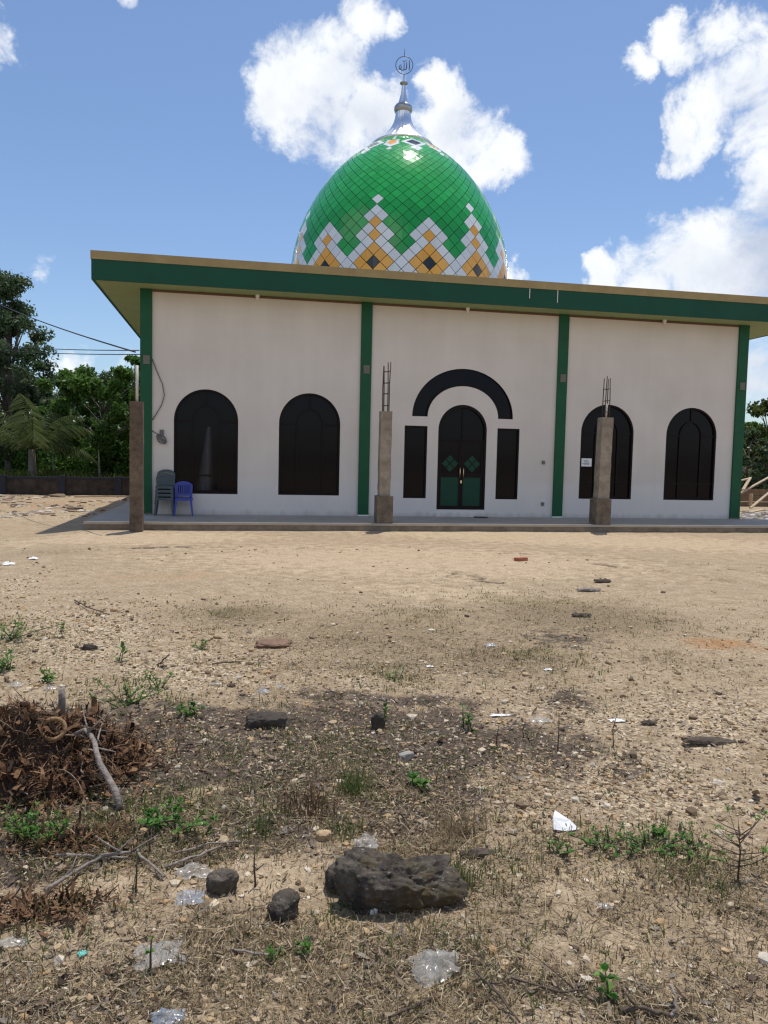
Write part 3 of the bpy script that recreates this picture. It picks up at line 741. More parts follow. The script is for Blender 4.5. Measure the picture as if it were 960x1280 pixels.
p1 = post(-1.95, -2.36, g1, 0, 2.63, .25, 0, M['postb'], None, 'weathered brown concrete post at the left corner of the porch', [(-.04, .0)], 3.42, 0, (.01, -.05, 3.35, 0.))
post(3.245, -1.96, HP, .78, 2.63, .245, .36, M['post'], M['base'], 'concrete post with bare rebar on a dark plinth left of the door', B4, 3.66)
post(8.41, -1.96, HP, .78, 2.66, .27, .37, M['post'], M['base'], 'pale concrete post in front of the window with the white notice', B4, 3.6, .04, (.03, -.02, 2.98, .02))

# small things on the porch wall
m = MB(); c1 = plane(190.5, 450, 1, -.03); 
lp = [plane(x, y, 1, -.03) for x, y in ((190.5, 449), (196, 464), (203, 480), (205.5, 494), (202, 506), (195, 518), (190.5, 525))]
m.tube(lp, .011, 6); o = m.obj('wall_cable', M['greycable'], None)
tag(o, 'thin grey cable bulging out from the left corner column', 'cable')
mt = thing('cable_coil', 'coiled grey cable hanging from a junction box near the stacked chairs', 'cable', plane(202, 549, 1, -.05))
m = MB(); m.tube([(.09*math.cos(2*PI*k/20+i*1.3)*(1+.12*i), -.012*i, .085*math.sin(2*PI*k/20)*(1+.1*i)) for i in range(3) for k in range(20)], .012, 6); m.obj('coil', M['greycable'], mt)
m = MB(); m.box(-.045, .045, -.0, .048, .07, .22, bev=.008); m.tube([(0, .02, .1), (-.1, .03, .12), (-.23, .035, .2)], .009, 6); m.obj('junction_box', M['greycable'], mt)

nz = plane(732.5, 578, 1, .03)
nt_ = thing('notice', 'small white paper notice stuck on the dark window glass', 'notice', (nz.x, .0, nz.z))
m = MB(); m.box(-.155, .155, .026, .033, -.105, .105); m.obj('sheet', M['paper'], nt_)
m = MB()
for x0, x1, z0, z1 in ((-.07, .07, .03, .05), (-.05, .06, .0, .015), (-.10, .10, -.035, -.02), (-.06, .09, -.055, -.043)): m.box(x0, x1, .0235, .0255, z0, z1)
m.obj('print_lines', M['ink'], nt_)
m = MB(); q = plane(601, 648.5, 1, -.35); m.box(q.x-.16, q.x+.16, q.y-.1, q.y+.1, HP, HP+.03, bev=.01); o = m.obj('door_mat', M['stickdark'])
tag(o, 'small dark doormat lying on the porch before the door', 'doormat')

# ------------------------------------------------------------------ plastic chairs
def make_chair(mm, label, group, slats):
    t = thing('plastic_chair', label, 'chair', (0, 0, 0), 0, group)
    # seat with turned-down rim
    m = MB(); n = 24; ring_ = []
    for k in range(n):
        a = 2*PI*k/n; e = 5
        cx_, sx_ = math.cos(a), math.sin(a)
        rr = (abs(cx_)**e+abs(sx_)**e)**(-1/e)
        ring_.append((.205*rr*cx_*(1-.06*(sx_ > 0)), .20*rr*sx_))
    vs = [(x*.92, y*.92, .415) for x, y in ring_]+[(x, y, .42) for x, y in ring_]+[(x*1.02, y*1.02, .36) for x, y in ring_]+[(x*.98, y*.98, .36) for x, y in ring_]+[(x*.9, y*.9, .40) for x, y in ring_]
    fs = [tuple(range(n))]
    for l in range(4):
        for k in range(n): fs.append((l*n+k, (l+1)*n+k, (l+1)*n+(k+1) % n, l*n+(k+1) % n))
    fs.append(tuple(range(4*n, 5*n))[::-1]); m.add(vs, fs); m.obj('seat', mm, t)
    # backrest: curved panel with openings
    m = MB(); out = [(-.19, .40), (.19, .40), (.205, .66)]+[(.205*math.cos(PI*k/12), .68+.11*math.sin(PI*k/12)) for k in range(13)]+[(-.205, .66)]
    hl = []
    if slats:
        hl.append([(-.15, .665), (.15, .665)]+[(.15*math.cos(PI*k/8), .675+.05*math.sin(PI*k/8)) for k in range(9)])
        for z in (.47, .53, .59): hl.append(rect(-.14, .14, z, z+.014))
    else:
        for x in (-.12, -.075, -.03, .03, .075, .12): hl.append(rect(x-.008, x+.008, .50, .70))
        hl.append(rect(-.12, .12, .42, .455))
    m.prism(out, hl, -.012, .012)
    m.v = [(x, y+.19+(z-.4)*.16-.9*x*x*(z-.36), z) for x, y, z in m.v]; m.obj('backrest', mm, t)
    for sx_, sy_ in ((-1, -1), (1, -1), (1, 1), (-1, 1)):
        m = MB(); x, y = sx_*.185, sy_*.175
        a, b_ = Vector((x, y, .40)), Vector((x*1.18, y*1.22, 0))
        u = Vector((-sx_*.055, 0, 0)); v = Vector((0, -sy_*.055, 0)); k = .55; th = .012
        vs = [a, a+u, a+u+Vector((0, -sy_*th, 0)), a+Vector((-sx_*th, -sy_*th, 0)), a+v+Vector((-sx_*th, 0, 0)), a+v]
        vs += [b_, b_+u*k, b_+u*k+Vector((0, -sy_*th, 0)), b_+Vector((-sx_*th, -sy_*th, 0)), b_+v*k+Vector((-sx_*th, 0, 0)), b_+v*k]
        m.add(vs, [(i, (i+1) % 6, 6+(i+1) % 6, 6+i) for i in range(6)]+[(5, 4, 3, 2, 1, 0), (6, 7, 8, 9, 10, 11)]); m.obj('leg', mm, t)
    return t
sc_ = plane(205, 643, 2, HP)
gch = make_chair(M['chairgrey'], 'dark grey plastic chair at the bottom of the stack of four', 'stacked grey chairs', True)
gch.location = (-1.575, -.36, HP)
for k, lab in enumerate(('second dark grey plastic chair up from the bottom of the stack', 'dark grey plastic chair just below the top of the stack', 'topmost dark grey plastic chair of the stack by the corner column')):
    dup(gch, (-1.575+rnd.uniform(-.012, .012), -.36+.02*(k+1), HP+.088*(k+1)), rnd.uniform(-.04, .04), lab)
bch = make_chair(M['chairblue'], 'single blue plastic chair beside the stacked grey chairs', None, False); bch.location = (-1.15, -.38, HP); bch.rotation_euler.z = .06

# ------------------------------------------------------------------ leaves, trees
def leaf_cloud(centres, radii, per, size, r_, flat=.7, droop=0., aspect=.5):
    """many small bent leaves around clump centres -> (verts, quads)"""
    V = []; n_tot = 0
    C = np.repeat(centres, per, 0); Rr = np.repeat(radii, per)
    n = len(C)
    d = r_.normal(size=(n, 3)); d /= np.linalg.norm(d, axis=1)[:, None]
    rad = Rr*(r_.random(n)**.45)*(.75+.5*r_.random(n))
    P = C+d*rad[:, None]*np.array([1, 1, flat])
    P[:, 2] -= droop*rad*r_.random(n)
    t = r_.normal(size=(n, 3))*.8+d*.7; t[:, 2] -= .25; t /= np.linalg.norm(t, axis=1)[:, None]
    u = np.cross(t, r_.normal(size=(n, 3))); u /= np.linalg.norm(u, axis=1)[:, None]
    L_ = (size*(.6+.8*r_.random(n)))[:, None]; W = L_*aspect
    a = P-t*L_*.5; b_ = P+u*W*.5; c_ = P+t*L_*.5; e_ = P-u*W*.5
    v = np.stack([a, b_, c_, e_], 1).reshape(-1, 3)
    return v, np.arange(n*4).reshape(-1, 4)
GREENS = {'deep': ((.045, .10, .018), (.08, .165, .028), (.11, .21, .04), (.14, .24, .055)),
          'grey': ((.05, .085, .04), (.075, .12, .055), (.10, .15, .07), (.13, .175, .09)),
          'fresh': ((.03, .085, .014), (.06, .14, .02), (.09, .19, .03), (.12, .22, .045)),
          'palm': ((.07, .10, .03), (.10, .14, .045), (.14, .18, .07), (.19, .22, .10)),
          'olive': ((.035, .055, .012), (.07, .10, .02), (.11, .14, .03), (.15, .17, .05))}
for k, v in GREENS.items(): M['leaf_'+k] = island_ramp('leaf_'+k, v, .5, .45)
def tree(label, loc, height, spread, clear, kind, seed, nclump=55, per=170, leaf=.2, name='tree', flat=.75, group=None, shape='round', bark='bark', lean=0.):
    r_ = np.random.default_rng(seed); q = random.Random(seed)
    t = thing(name, label, 'tree', loc, q.uniform(0, 6), group)
    tr = MB(); pts = [(lean*math.sin(k*.4)*.3+q.uniform(-.06, .06), q.uniform(-.06, .06), height*.85*k/8-.15*(k == 0)) for k in range(9)]
    r0 = height*.018+.03
    tr.tube(pts, [r0*(1.25 if k == 0 else 1-.095*k) for k in range(9)], 9)
    cs, rd = [], []
    for i in range(nclump):
        zf = q.random(); z = clear+(height-clear)*zf
        if shape == 'round': w = spread*math.sqrt(max(.05, 1-(2*zf-.95)**2))
        elif shape == 'tall': w = spread*(.55+.45*math.sin(zf*PI*1.1+.2))*(1-.45*zf)
        else: w = spread*(.35+.75*math.sin(min(1, zf*1.15)*PI*.62))
        a = q.uniform(0, 2*PI); rr = w*math.sqrt(q.uniform(.15, 1))*q.uniform(.7, 1.12)
        c_ = Vector((rr*math.cos(a), rr*math.sin(a), z)); cs.append(c_); rd.append(q.uniform(.12, .26)*spread*(.8 if shape != 'tall' else .9))
        if i % 2 == 0:
            k = max(1, min(7, int(zf*6)+1)); s_ = Vector(pts[k])
            mid = s_.lerp(c_, .5)+Vector((0, 0, .06*height*q.random()))
            tr.tube([s_, mid, c_], [r0*.38*(1-.6*zf)+.012, r0*.22*(1-.5*zf)+.008, .007], 5)
    tr.obj('trunk', M[bark], t)
    v, f_ = leaf_cloud(np.array([c_[:] for c_ in cs]), np.array(rd), per, leaf, r_, flat)
    np_obj('crown', v, f_, M['leaf_'+kind], t)
    return t
def on(px, py, Y):                      # ground position seen at px for a thing standing Y metres back
    p = plane(px, py, 1, Y); return Vector((p.x, Y, gz(p.x, Y)))

tree('tall dark feathery tree rising above the others at the far left', on(12, 590, 20), 9.5, 2.9, 2.2, 'grey', 5, 95, 260, .17, shape='tall')
tree('broad bushy bright green tree behind the low wall near the porch', on(128, 590, 17), 5.2, 2.4, .9, 'deep', 8, 85, 260, .19, shape='umbrella')
tree('slim tree top showing between the bushy tree and the corner column', on(166, 590, 19.5), 6.2, 1.25, 3.0, 'fresh', 12, 30, 170, .18)
tree('grey green middle tree between the tall tree and the bushy tree', on(82, 590, 23), 5.6, 2.0, .8, 'grey', 15, 55, 210, .2)
bgt = tree('dark green tree in the growth behind the boundary wall', on(-30, 590, 27), 7.5, 3.6, .5, 'grey', 21, 70, 170, .26, group='trees massed behind the boundary wall')
for px, Y, s in ((30, 31, .8), (95, 31, .75), (135, 30, .82), (-110, 24, 1.1), (-180, 32, 1.25), (175, 33, .8), (-280, 24, 1.1), (-420, 30, 1.2)):
    dup(bgt, on(px, 590, Y), rnd.uniform(0, 6), None, s)
# right of the mosque
tree('olive green spreading tree behind the lumber at the right edge', on(958, 590, 20), 5.2, 2.6, 1.6, 'olive', 33, 60, 240, .2)
tree('dark bushy tree close beside the right corner column', on(934, 600, 17), 3.4, 1.4, .4, 'grey', 35, 45, 220, .17)
bg2 = tree('green tree in the growth beyond the lumber yard', on(1010, 590, 30), 6.0, 3.2, .6, 'deep', 36, 60, 170, .26, group='trees beyond the lumber')
for px, Y, s in ((1090, 26, 1.1), (1180, 32, 1.3), (930, 40, .9)): dup(bg2, on(px, 590, Y), rnd.uniform(0, 6), None, s)
# dense low growth filling the gaps
def undergrowth(name, label, x0, x1, y0, y1, h, n, kind, seed, leaf):
    r_ = np.random.default_rng(seed); x = r_.uniform(x0, x1, n); y = r_.uniform(y0, y1, n)
    hh = h*(.35+.9*fbm(x*.5, y*.5, 3, seed)); z = r_.random(n)*hh
    v, f_ = leaf_cloud(np.stack([x, y, z], -1), np.full(n, .5), 34, leaf, r_, .8)
    v[:, 2] = np.maximum(v[:, 2], .01)
    o = np_obj(name, v, f_, M['leaf_'+kind]); return tag(o, label, 'undergrowth', kind='stuff')
undergrowth('undergrowth', 'tangled dark undergrowth behind the low wall', -22, -2.8, 18.5, 26, 3.3, 1700, 'deep', 3, .2)
undergrowth('undergrowth', 'low bushes behind the lumber on the right', 18, 40, 19, 25, 1.6, 500, 'deep', 4, .2)
def grass_field(name, label, x0, x1, y0, y1, h, n, material, seed):
    r_ = np.random.default_rng(seed); x = r_.uniform(x0, x1, n); y = r_.uniform(y0, y1, n); z = terrain(x, y)
    k = y > 8.4+(x+30)*(13.6-8.4)/27.7+.5; x, y, z = x[k], y[k], z[k]; n = len(x)
    a = r_.uniform(0, 2*PI, n); hh = h*(.5+r_.random(n)); w_ = .03+.02*r_.random(n)
    dx, dy = np.cos(a)*w_, np.sin(a)*w_; lx, ly = r_.normal(0, .3, n)*hh, r_.normal(0, .3, n)*hh
    v = np.stack([np.stack([x-dx, y-dy, z-.01], -1), np.stack([x+dx, y+dy, z-.01], -1), np.stack([x+lx+dx*.3, y+ly+dy*.3, z+hh], -1), np.stack([x+lx-dx*.3, y+ly-dy*.3, z+hh], -1)], 1).reshape(-1, 3)
    return tag(np_obj(name, v, np.arange(4*n).reshape(-1, 4), material), label, 'grass', kind='stuff')
grass_field('tall_grass', 'strip of bright tall grass just behind the low wall', -22, -2.6, 9.5, 18.5, .6, 26000, M['leaf_olive'], 9)

# young coconut palm
def palm(label, loc, ht, L0, seed):
    q = random.Random(seed); t = thing('coconut_palm', label, 'palm', loc)
    m = MB(); m.tube([(0, 0, -.1), (.03, 0, ht*.3), (.0, .03, ht*.7), (0, 0, ht)], [.2, .17, .15, .12], 10); m.obj('trunk', M['bark'], t)
    nfr = 16
    for i in range(nfr):
        az = i*2.399+q.uniform(-.2, .2); el = math.radians(22+50*(i/nfr)+q.uniform(-8, 8)); L_ = L0*q.uniform(.8, 1.1)
        m = MB(); pts = []; p = Vector((0, 0, ht-.05)); n = 12
        for k in range(n+1):
            pts.append(p.copy()); e = el-(k/n)**1.7*1.6
            p = p+Vector((math.cos(az)*math.cos(e), math.sin(az)*math.cos(e), math.sin(e)))*(L_/n)
        m.tube(pts, [.028*(1-.85*k/n) for k in range(n+1)], 5)
        side = Vector((-math.sin(az), math.cos(az), 0))
        for k in range(4, 30):
            f_ = k/30; j = min(n-1, int(f_*n)); b = pts[j].lerp(pts[j+1], f_*n-j); tg = (pts[j+1]-pts[j]).normalized()
            ll = L_*.24*math.sin(PI*min(1, .12+f_*.86))*q.uniform(.8, 1.1)
            for s in (-1, 1):
                d = (side*s*.8+tg*.55+Vector((0, 0, -.55-.3*q.random()))).normalized(); wd = tg*.013
                m.add([b-wd, b+wd, b+d*ll*.6+wd*.9+Vector((0, 0, .02)), b+d*ll+Vector((0, 0, -.12*ll))], [(0, 1, 2, 3)])
        m.obj('frond', M['leaf_palm'], t)
    return t
palm('young coconut palm with arching fronds behind the low wall', on(40, 598, 14.2), 1.75, 3.3, 4)
for px, Y, lab in ((66, 17, 'thin pale sapling trunk right of the palm'), (123, 15.5, 'thin pale sapling trunk under the bushy tree')):
    p = on(px, 598, Y); t = thing('sapling', lab, 'tree', p); m = MB()
    m.tube([(0, 0, -.1), (.04, 0, .9), (.0, .02, 2.1)], [.05, .04, .02], 7); m.obj('trunk', M['palebark'], t)
    v, f_ = leaf_cloud(np.array([[0, 0, 2.1], [.2, .1, 1.9], [-.2, 0, 2.3]]), np.array([.4, .35, .35]), 90, .16, np.random.default_rng(int(px))); np_obj('crown', v, f_, M['leaf_deep'], t)

# low boundary wall with painted posts
bw = thing('boundary_wall', 'low grimy boundary wall with dark blue posts on the left', 'wall', (-6, 12.6, 0))
P0, P1 = Vector((-30, 8.4, 0)), Vector((-2.3, 13.6, 0))
bd = (P1-P0).normalized(); BL = (P1-P0).length
def bpt(s, z=0): p = P0+bd*s; return Vector((p.x+6, p.y-12.6, z))
m = MB(); m.beam(bpt(0, .18), bpt(BL, .18), .12, .70)
nb_ = MB(); m.obj('wall_panel', M['boundary'], bw)
m = MB(); m.beam(bpt(0, .575), bpt(BL, .575), .17, .09); m.obj('coping', M['boundblue'], bw)
s = 1.35
while s < BL:
    m = MB(); a = bpt(s, -.1); b_ = bpt(s, .67); m.beam(a, b_, .24, .24); m.obj('wall_post', M['boundblue'], bw); s += 2.05

# overhead lines
def wire(label, a, b_, sag, r=.018):
    a, b_ = Vector(a), Vector(b_); m = MB()
    m.tube([a.lerp(b_, k/24)+Vector((0, 0, -sag*4*(k/24)*(1-k/24))) for k in range(25)], r, 6)
    return tag(m.obj('overhead_wire', M['cable']), label, 'wire')
top1 = Vector((-1.98, -2.36, 3.62))
wire('uppermost overhead wire running from the tall tree to the corner post', plane(-60, 348, 1, 24), top1, .25, .016)
wire('middle overhead wire crossing the gap above the bushy tree', plane(-60, 424, 1, 26), plane(174, 438, 1, 3), .15, .013)
wire('lowest overhead wire crossing the gap above the bushy tree', plane(-60, 430, 1, 26), plane(176, 443, 1, 3.5), .15, .013)

# lumber, boards and rubble right of the porch
def plank(name, label, a, b_, w_, h_, mm, cat='plank', group=None):
    m = MB(); m.beam(a, b_, w_, h_); return tag(m.obj(name, mm), label, cat, group)
def at(x, y, Y): return plane(x, y, 1, Y)
bf = thing('board_fence', 'brown board fence behind the loose lumber at the right edge', 'fence', at(945, 648, 9))
bf0 = bf.location.copy()
for k in range(5):
    m = MB(); z0 = -.1+k*.26
    m.box(-1.4, 4, 0, .03, z0, z0+.245); m.obj('board', M['lumberdark'], bf)
for x in (-1.1, .6, 2.3): m = MB(); m.box(x-.05, x+.05, -.06, -.003, -.3, 1.22); m.obj('fence_stake', M['lumber'], bf)
plank('wood_plank', 'raw plank leaning steeply beside the right corner column', at(929, 612, 6), at(938, 597, 6.5), .10, .04, M['lumber'])
plank('wood_plank', 'long raw plank slanting up to the right edge above the others', at(924, 617, 6), at(975, 589, 7.2), .09, .04, M['lumber'])
plank('wood_plank', 'raw plank slanting up from the rubble at the right edge', at(938, 635, 6), at(975, 604, 7), .10, .04, M['lumber'])
plank('wood_plank', 'short upright tapered stake standing in the rubble', at(938, 632, 6), at(939, 617, 6), .14, .05, M['lumber'])
plank('wood_plank', 'short raw plank lying level on the rubble', at(934, 641, 5), at(954, 637, 5.3), .16, .04, M['lumber'])
plank('wood_plank', 'short horizontal plank high beside the right column', at(924, 601, 6.2), at(937, 598, 6.6), .10, .04, M['lumber'])
rb = random.Random(5); m = MB()
for k in range(130):
    p = at(rb.uniform(920, 985), rb.uniform(643, 656), rb.uniform(1.2, 5)); s_ = rb.uniform(.04, .11); z = gz(p.x, p.y)
    vs = [(p.x+s_*math.cos(a)*rb.uniform(.6, 1.2), p.y+s_*math.sin(a), z+hh) for hh in (-.02, s_*rb.uniform(.4, 1.)) for a in [2*PI*i/5 for i in range(5)]]
    m.add(vs, [(4, 3, 2, 1, 0), (5, 6, 7, 8, 9)]+[(i, (i+1) % 5, 5+(i+1) % 5, 5+i) for i in range(5)])
tag(m.obj('rubble', island_ramp('rubble_stone', ((.25, .24, .23), (.6, .6, .6), (.75, .75, .74), (.4, .3, .25)))), 'white and grey rubble strewn beside the right end of the porch', 'rubble', kind='stuff')
m = MB()
for x0, x1, y, r0 in ((-6.3, -4.4, 11.2, .05), (-4.2, -2.9, 11.6, .05)): pass
plank('wood_plank', 'long thin pole lying on the sand before the boundary wall', at(93, 621, 10.5) , at(163, 620, 11.2), .08, .05, M['lumber'])

# ------------------------------------------------------------------ foreground rocks and clods
def rock(name, label, px, py, wx, wy, hz, mm, seed, cat='rock', rz=0., sub_=5, rough=.35, lift=-.17, box=.0, tilt=0., group=None, shift=(0, 0)):
    """px,py: where its foot centre shows; sizes in metres (full)"""
    p = G(px, py); bm = bmesh.new(); bmesh.ops.create_icosphere(bm, subdivisions=sub_, radius=1)
    o = Vector((seed*3.1, seed*1.7, seed*.9))
    for v in bm.verts:
        d = v.co.normalized()
        n = mnoise.noise(d*1.1+o)*rough*.75 + mnoise.fractal(d*3.5+o, .8, 2, 6)*rough*.20 - .05*rough*abs(mnoise.noise(d*7+o))
        cell = 0
        d2 = Vector([math.copysign(abs(c)**.72, c) for c in d])
        v.co = d2.lerp(d, box)*(.8+n+cell)
        v.co.z *= 1+tilt*v.co.x; v.co.x *= wx*.5; v.co.y *= wy*.5; v.co.z = v.co.z*hz*.62+hz*(.38+lift)
    for f in bm.faces: f.smooth = True
    me = bpy.data.meshes.new(name); bm.to_mesh(me); bm.free(); me.materials.append(mm)
    ob = link(name, me, None, p); ob.rotation_euler.z = rz
    return tag(ob, label, cat, group)
big = rock('boulder', 'large dark mossy boulder in the foreground', 497, 1124, .48, .27, .225, M['mossrock'], 2, rz=-.12, sub_=6, rough=.55, box=.65, tilt=-.22)
rock('rock', 'small black rock leaning on the left end of the mossy boulder', 426, 1108, .13, .12, .12, M['mossrock'], 4, rz=.5)
rock('rock', 'brown pointed rock right of the crumpled plastic scraps', 279, 1114, .125, .11, .115, M['greyrock'], 6, rz=.3, rough=.4)
rock('rock', 'rounded dark rock left of the mossy boulder', 355, 1146, .145, .13, .115, M['mossrock'], 9, rz=1.)
rock('soil_clod', 'wide dark clod of soil on the burnt patch', 335, 908, .31, .17, .115, M['soil'], 11, 'clod', rough=.4)
rock('stump', 'small black charred stump beside a green sprout', 472, 912, .10, .08, .14, M['soil'], 12, 'stump', rough=.45)
rock('stone', 'pale grey stone in the dark soil below the stump', 507, 948, .10, .08, .05, mat('pale_stone', (.27, .25, .22), .9, (.36, .33, .3), 20, .4, 50), 13, 'stone', rz=.4)
tanst = mat('tan_stone', (.40, .27, .15), .9, (.5, .36, .22), 20, .4, 50)
rock('stone', 'tan stone behind the mossy boulder to the left', 405, 1047, .075, .06, .045, tanst, 14, 'stone')
rock('stone', 'lone cream pebble at the far left of the gravel', 143, 764, .09, .07, .05, tanst, 15, 'stone')
rock('stone', 'small white stone at the foot of the boulder', 468, 1141, .035, .03, .03, M['paper'], 17, 'stone')
rock('soil_clod', 'brown lump of earth near the left of the gravel', 112, 812, .15, .08, .06, M['soil'], 18, 'clod')
rock('soil_clod', 'reddish brown scraped heap of earth in the dry grass', 340, 806, .40, .30, .05, mat('red_soil', (.15, .085, .055), .97, (.24, .15, .1), 15, .6, 40), 19, 'clod', rough=.4)
bk = G(651, 701); m = MB(); m.box(-.11, .11, -.055, .055, -.01, .055, bev=.006); o = m.obj('brick', M['brickred'], None, bk); o.rotation_euler.z = .5; tag(o, 'single red brick lying out on the sand', 'brick')
def barkpiece(label, px, py, L_, w_, rz, mm, seed):
    q = random.Random(seed); p = G(px, py); n = 9; vs = []; 
    for k in range(n+1):
        for j in range(6):
            a = PI*j/5; ww = w_*(.6+.4*math.sin(PI*(k+.6)/(n+1)))*q.uniform(.8, 1.15)
            vs.append((L_*(k/n-.5), -ww/2*math.cos(a), .012+ww*.38*math.sin(a)*q.uniform(.7, 1.1)))
    fs = [(k*6+j, (k+1)*6+j, (k+1)*6+j+1, k*6+j+1) for k in range(n) for j in range(5)]
    fs += [tuple(range(6)), tuple(range(n*6, n*6+6))[::-1]]
    m = MB(); m.add(vs, fs, 0, False); o = m.obj('bark_slab', mm, None, p); o.rotation_euler.z = rz; return tag(o, label, 'bark')
barkpiece('dark slab of bark lying behind the boulder to the right', 596, 1071, .14, .06, -.1, M['stickdark'], 1)
barkpiece('long dark bark slab at the right edge of the gravel', 886, 930, .30, .08, -.25, M['stickdark'], 2)
barkpiece('short black bark chunk right of the twig in the gravel', 811, 906, .10, .05, 0, M['stickdark'], 3)
barkpiece('dark scrap of bark on the open sand right of the brick', 753, 728, .22, .12, -.1, M['stickdark'], 4)
barkpiece('flat dark scrap farther out on the sand', 727, 771, .20, .09, -.1, M['stickdark'], 5)
barkpiece('greyish scrap between the two dark scraps on the sand', 736, 739, .30, .10, -.1, M['stickgrey'], 6)

# ------------------------------------------------------------------ litter: paper and plastic
def crumple(name, label, px, py, w_, d_, h_, mm, seed, rz=0., cat='plastic bag', tri=False):
    p = G(px, py); q = random.Random(seed); n = 21; vs = []; o = Vector((seed*2.3, seed*.7, 1.1)); keep = set()
    for i in range(n):
        for j in range(n):
            u, v = i/(n-1)*2-1, j/(n-1)*2-1
            a = math.atan2(v, u); lim = 1+.35*mnoise.noise(Vector((math.cos(a)*1.4, math.sin(a)*1.4, seed)))
            x, y = u*w_/2*lim, v*d_/2*lim
            if tri: x *= (1-.45*(v+1)/2)
            rd = math.hypot(u, v)
            z = h_*(max(0, 1-rd*.75)*.5+.5*abs(mnoise.noise(Vector((u*1.6, v*1.6, 0))+o))+.18*abs(mnoise.noise(Vector((u*4, v*4, 3))+o)))*(1-.5*min(1, rd))
            vs.append((x+.1*w_*mnoise.noise(Vector((u*3, v*3, 7))+o), y+.1*d_*mnoise.noise(Vector((u*3, v*3, 9))+o), z+.006))
    fs = [(i*n+j, (i+1)*n+j, (i+1)*n+j+1, i*n+j+1) for i in range(n-1) for j in range(n-1)
          if not ((i in (0, n-2) and j in (0, n-2)) or mnoise.noise(Vector((i*.5, j*.5, seed)))*((i in (0, n-2)) or (j in (0, n-2))) > .25)]
    m = MB(); m.add(vs, fs, 0, True); ob = m.obj(name, mm, None, p); ob.rotation_euler.z = rz; return tag(ob, label, cat)
pg = G(703, 1034); m = MB()
m.add([(-.05, -.02, .004), (.0, -.045, .004), (.055, -.05, .012), (.035, .0, .03), (-.015, .05, .055), (-.035, .02, .04)], [(0, 1, 3, 5), (1, 2, 3), (3, 4, 5)])
m.add([(-.05, -.02, .002), (.0, -.045, .002), (.055, -.05, .010), (.035, .003, .028), (-.015, .053, .053), (-.035, .023, .038)], [(5, 3, 1, 0), (3, 2, 1), (5, 4, 3)])
tag(m.obj('paper_scrap', M['paper'], None, pg), 'bright white folded paper scrap by the green weeds', 'paper')
crumple('plastic_bag', 'clear crumpled plastic bag nearest the bottom centre', 545, 1216, .16, .13, .10, M['film'], 2, .2)
crumple('plastic_bag', 'clear plastic scrap just behind the mossy boulder', 457, 1058, .10, .07, .08, M['film'], 3)
crumple('plastic_bag', 'crumpled clear plastic left of the pointed rock', 240, 1096, .12, .09, .08, M['film'], 4)
crumple('plastic_bag', 'bluish clear plastic below the other scrap by the pointed rock', 238, 1125, .11, .09, .03, M['filmblue'], 5)
crumple('plastic_bag', 'flattened white plastic sheet in the mulch around a thin sapling', 200, 1195, .16, .12, .03, M['film'], 6)
crumple('plastic_bag', 'blue edged plastic scrap cut off by the bottom edge', 210, 1276, .09, .06, .05, M['filmblue'], 7)
crumple('plastic_scrap', 'tiny teal plastic scrap in the mulch at lower left', 103, 1194, .03, .025, .015, M['filmteal'], 8, .6, 'plastic scrap')
crumple('plastic_scrap', 'dull white plastic scrap at the left edge of the mulch', 14, 1181, .09, .05, .02, M['film'], 9, 0, 'plastic scrap')
crumple('plastic_scrap', 'pale scrap lying on the bare sandy patch at right', 757, 1135, .075, .035, .02, M['film'], 10, -.2, 'plastic scrap')
crumple('plastic_scrap', 'lilac white plastic scrap out in the dry grass', 612, 808, .10, .10, .05, M['filmblue'], 11, 0, 'plastic scrap')
crumple('plastic_scrap', 'bluish plastic scrap at the edge of the dark soil', 329, 866, .07, .08, .06, M['filmblue'], 12, 0, 'plastic scrap')
crumple('plastic_scrap', 'clear scrap just right of the bluish plastic scrap', 351, 860, .06, .07, .05, M['film'], 13, 0, 'plastic scrap')
crumple('plastic_scrap', 'pale scrap left of the bluish plastic at the soil edge', 270, 856, .07, .05, .03, M['film'], 14, 0, 'plastic scrap')
crumple('paper_scrap', 'flat white paper strip on the dark soil edge', 626, 895, .12, .035, .012, M['paper'], 15, -.1, 'paper')
crumple('plastic_bag', 'greyish clear bag right of the white paper strip', 675, 902, .13, .10, .045, M['film'], 16)
crumple('paper_scrap', 'small white scrap beside a thin upright twig', 771, 902, .09, .05, .02, M['paper'], 17, 0, 'paper')
crumple('paper_scrap', 'white fleck of paper out on the dry grass', 537, 834, .06, .04, .02, M['paper'], 18, 0, 'paper')
crumple('paper_scrap', 'small white fleck right of the lilac scrap', 685, 838, .07, .05, .02, M['paper'], 20, 0, 'paper')
crumple('plastic_bag', 'clear plastic scrap on top of the back of the husk heap', 20, 858, .09, .07, .05, M['film'], 21)
crumple('plastic_bag', 'crumpled clear plastic beside the post stub on the husk heap', 62, 862, .09, .06, .04, M['film'], 22)
crumple('paper_scrap', 'large white scrap among litter at the far left of the sand', 42, 699, .13, .12, .06, M['paper'], 23, 0, 'paper')
crumple('paper_scrap', 'scattered white scrap at the left edge of the sand', 10, 706, .16, .16, .07, M['paper'], 24, .4, 'paper')

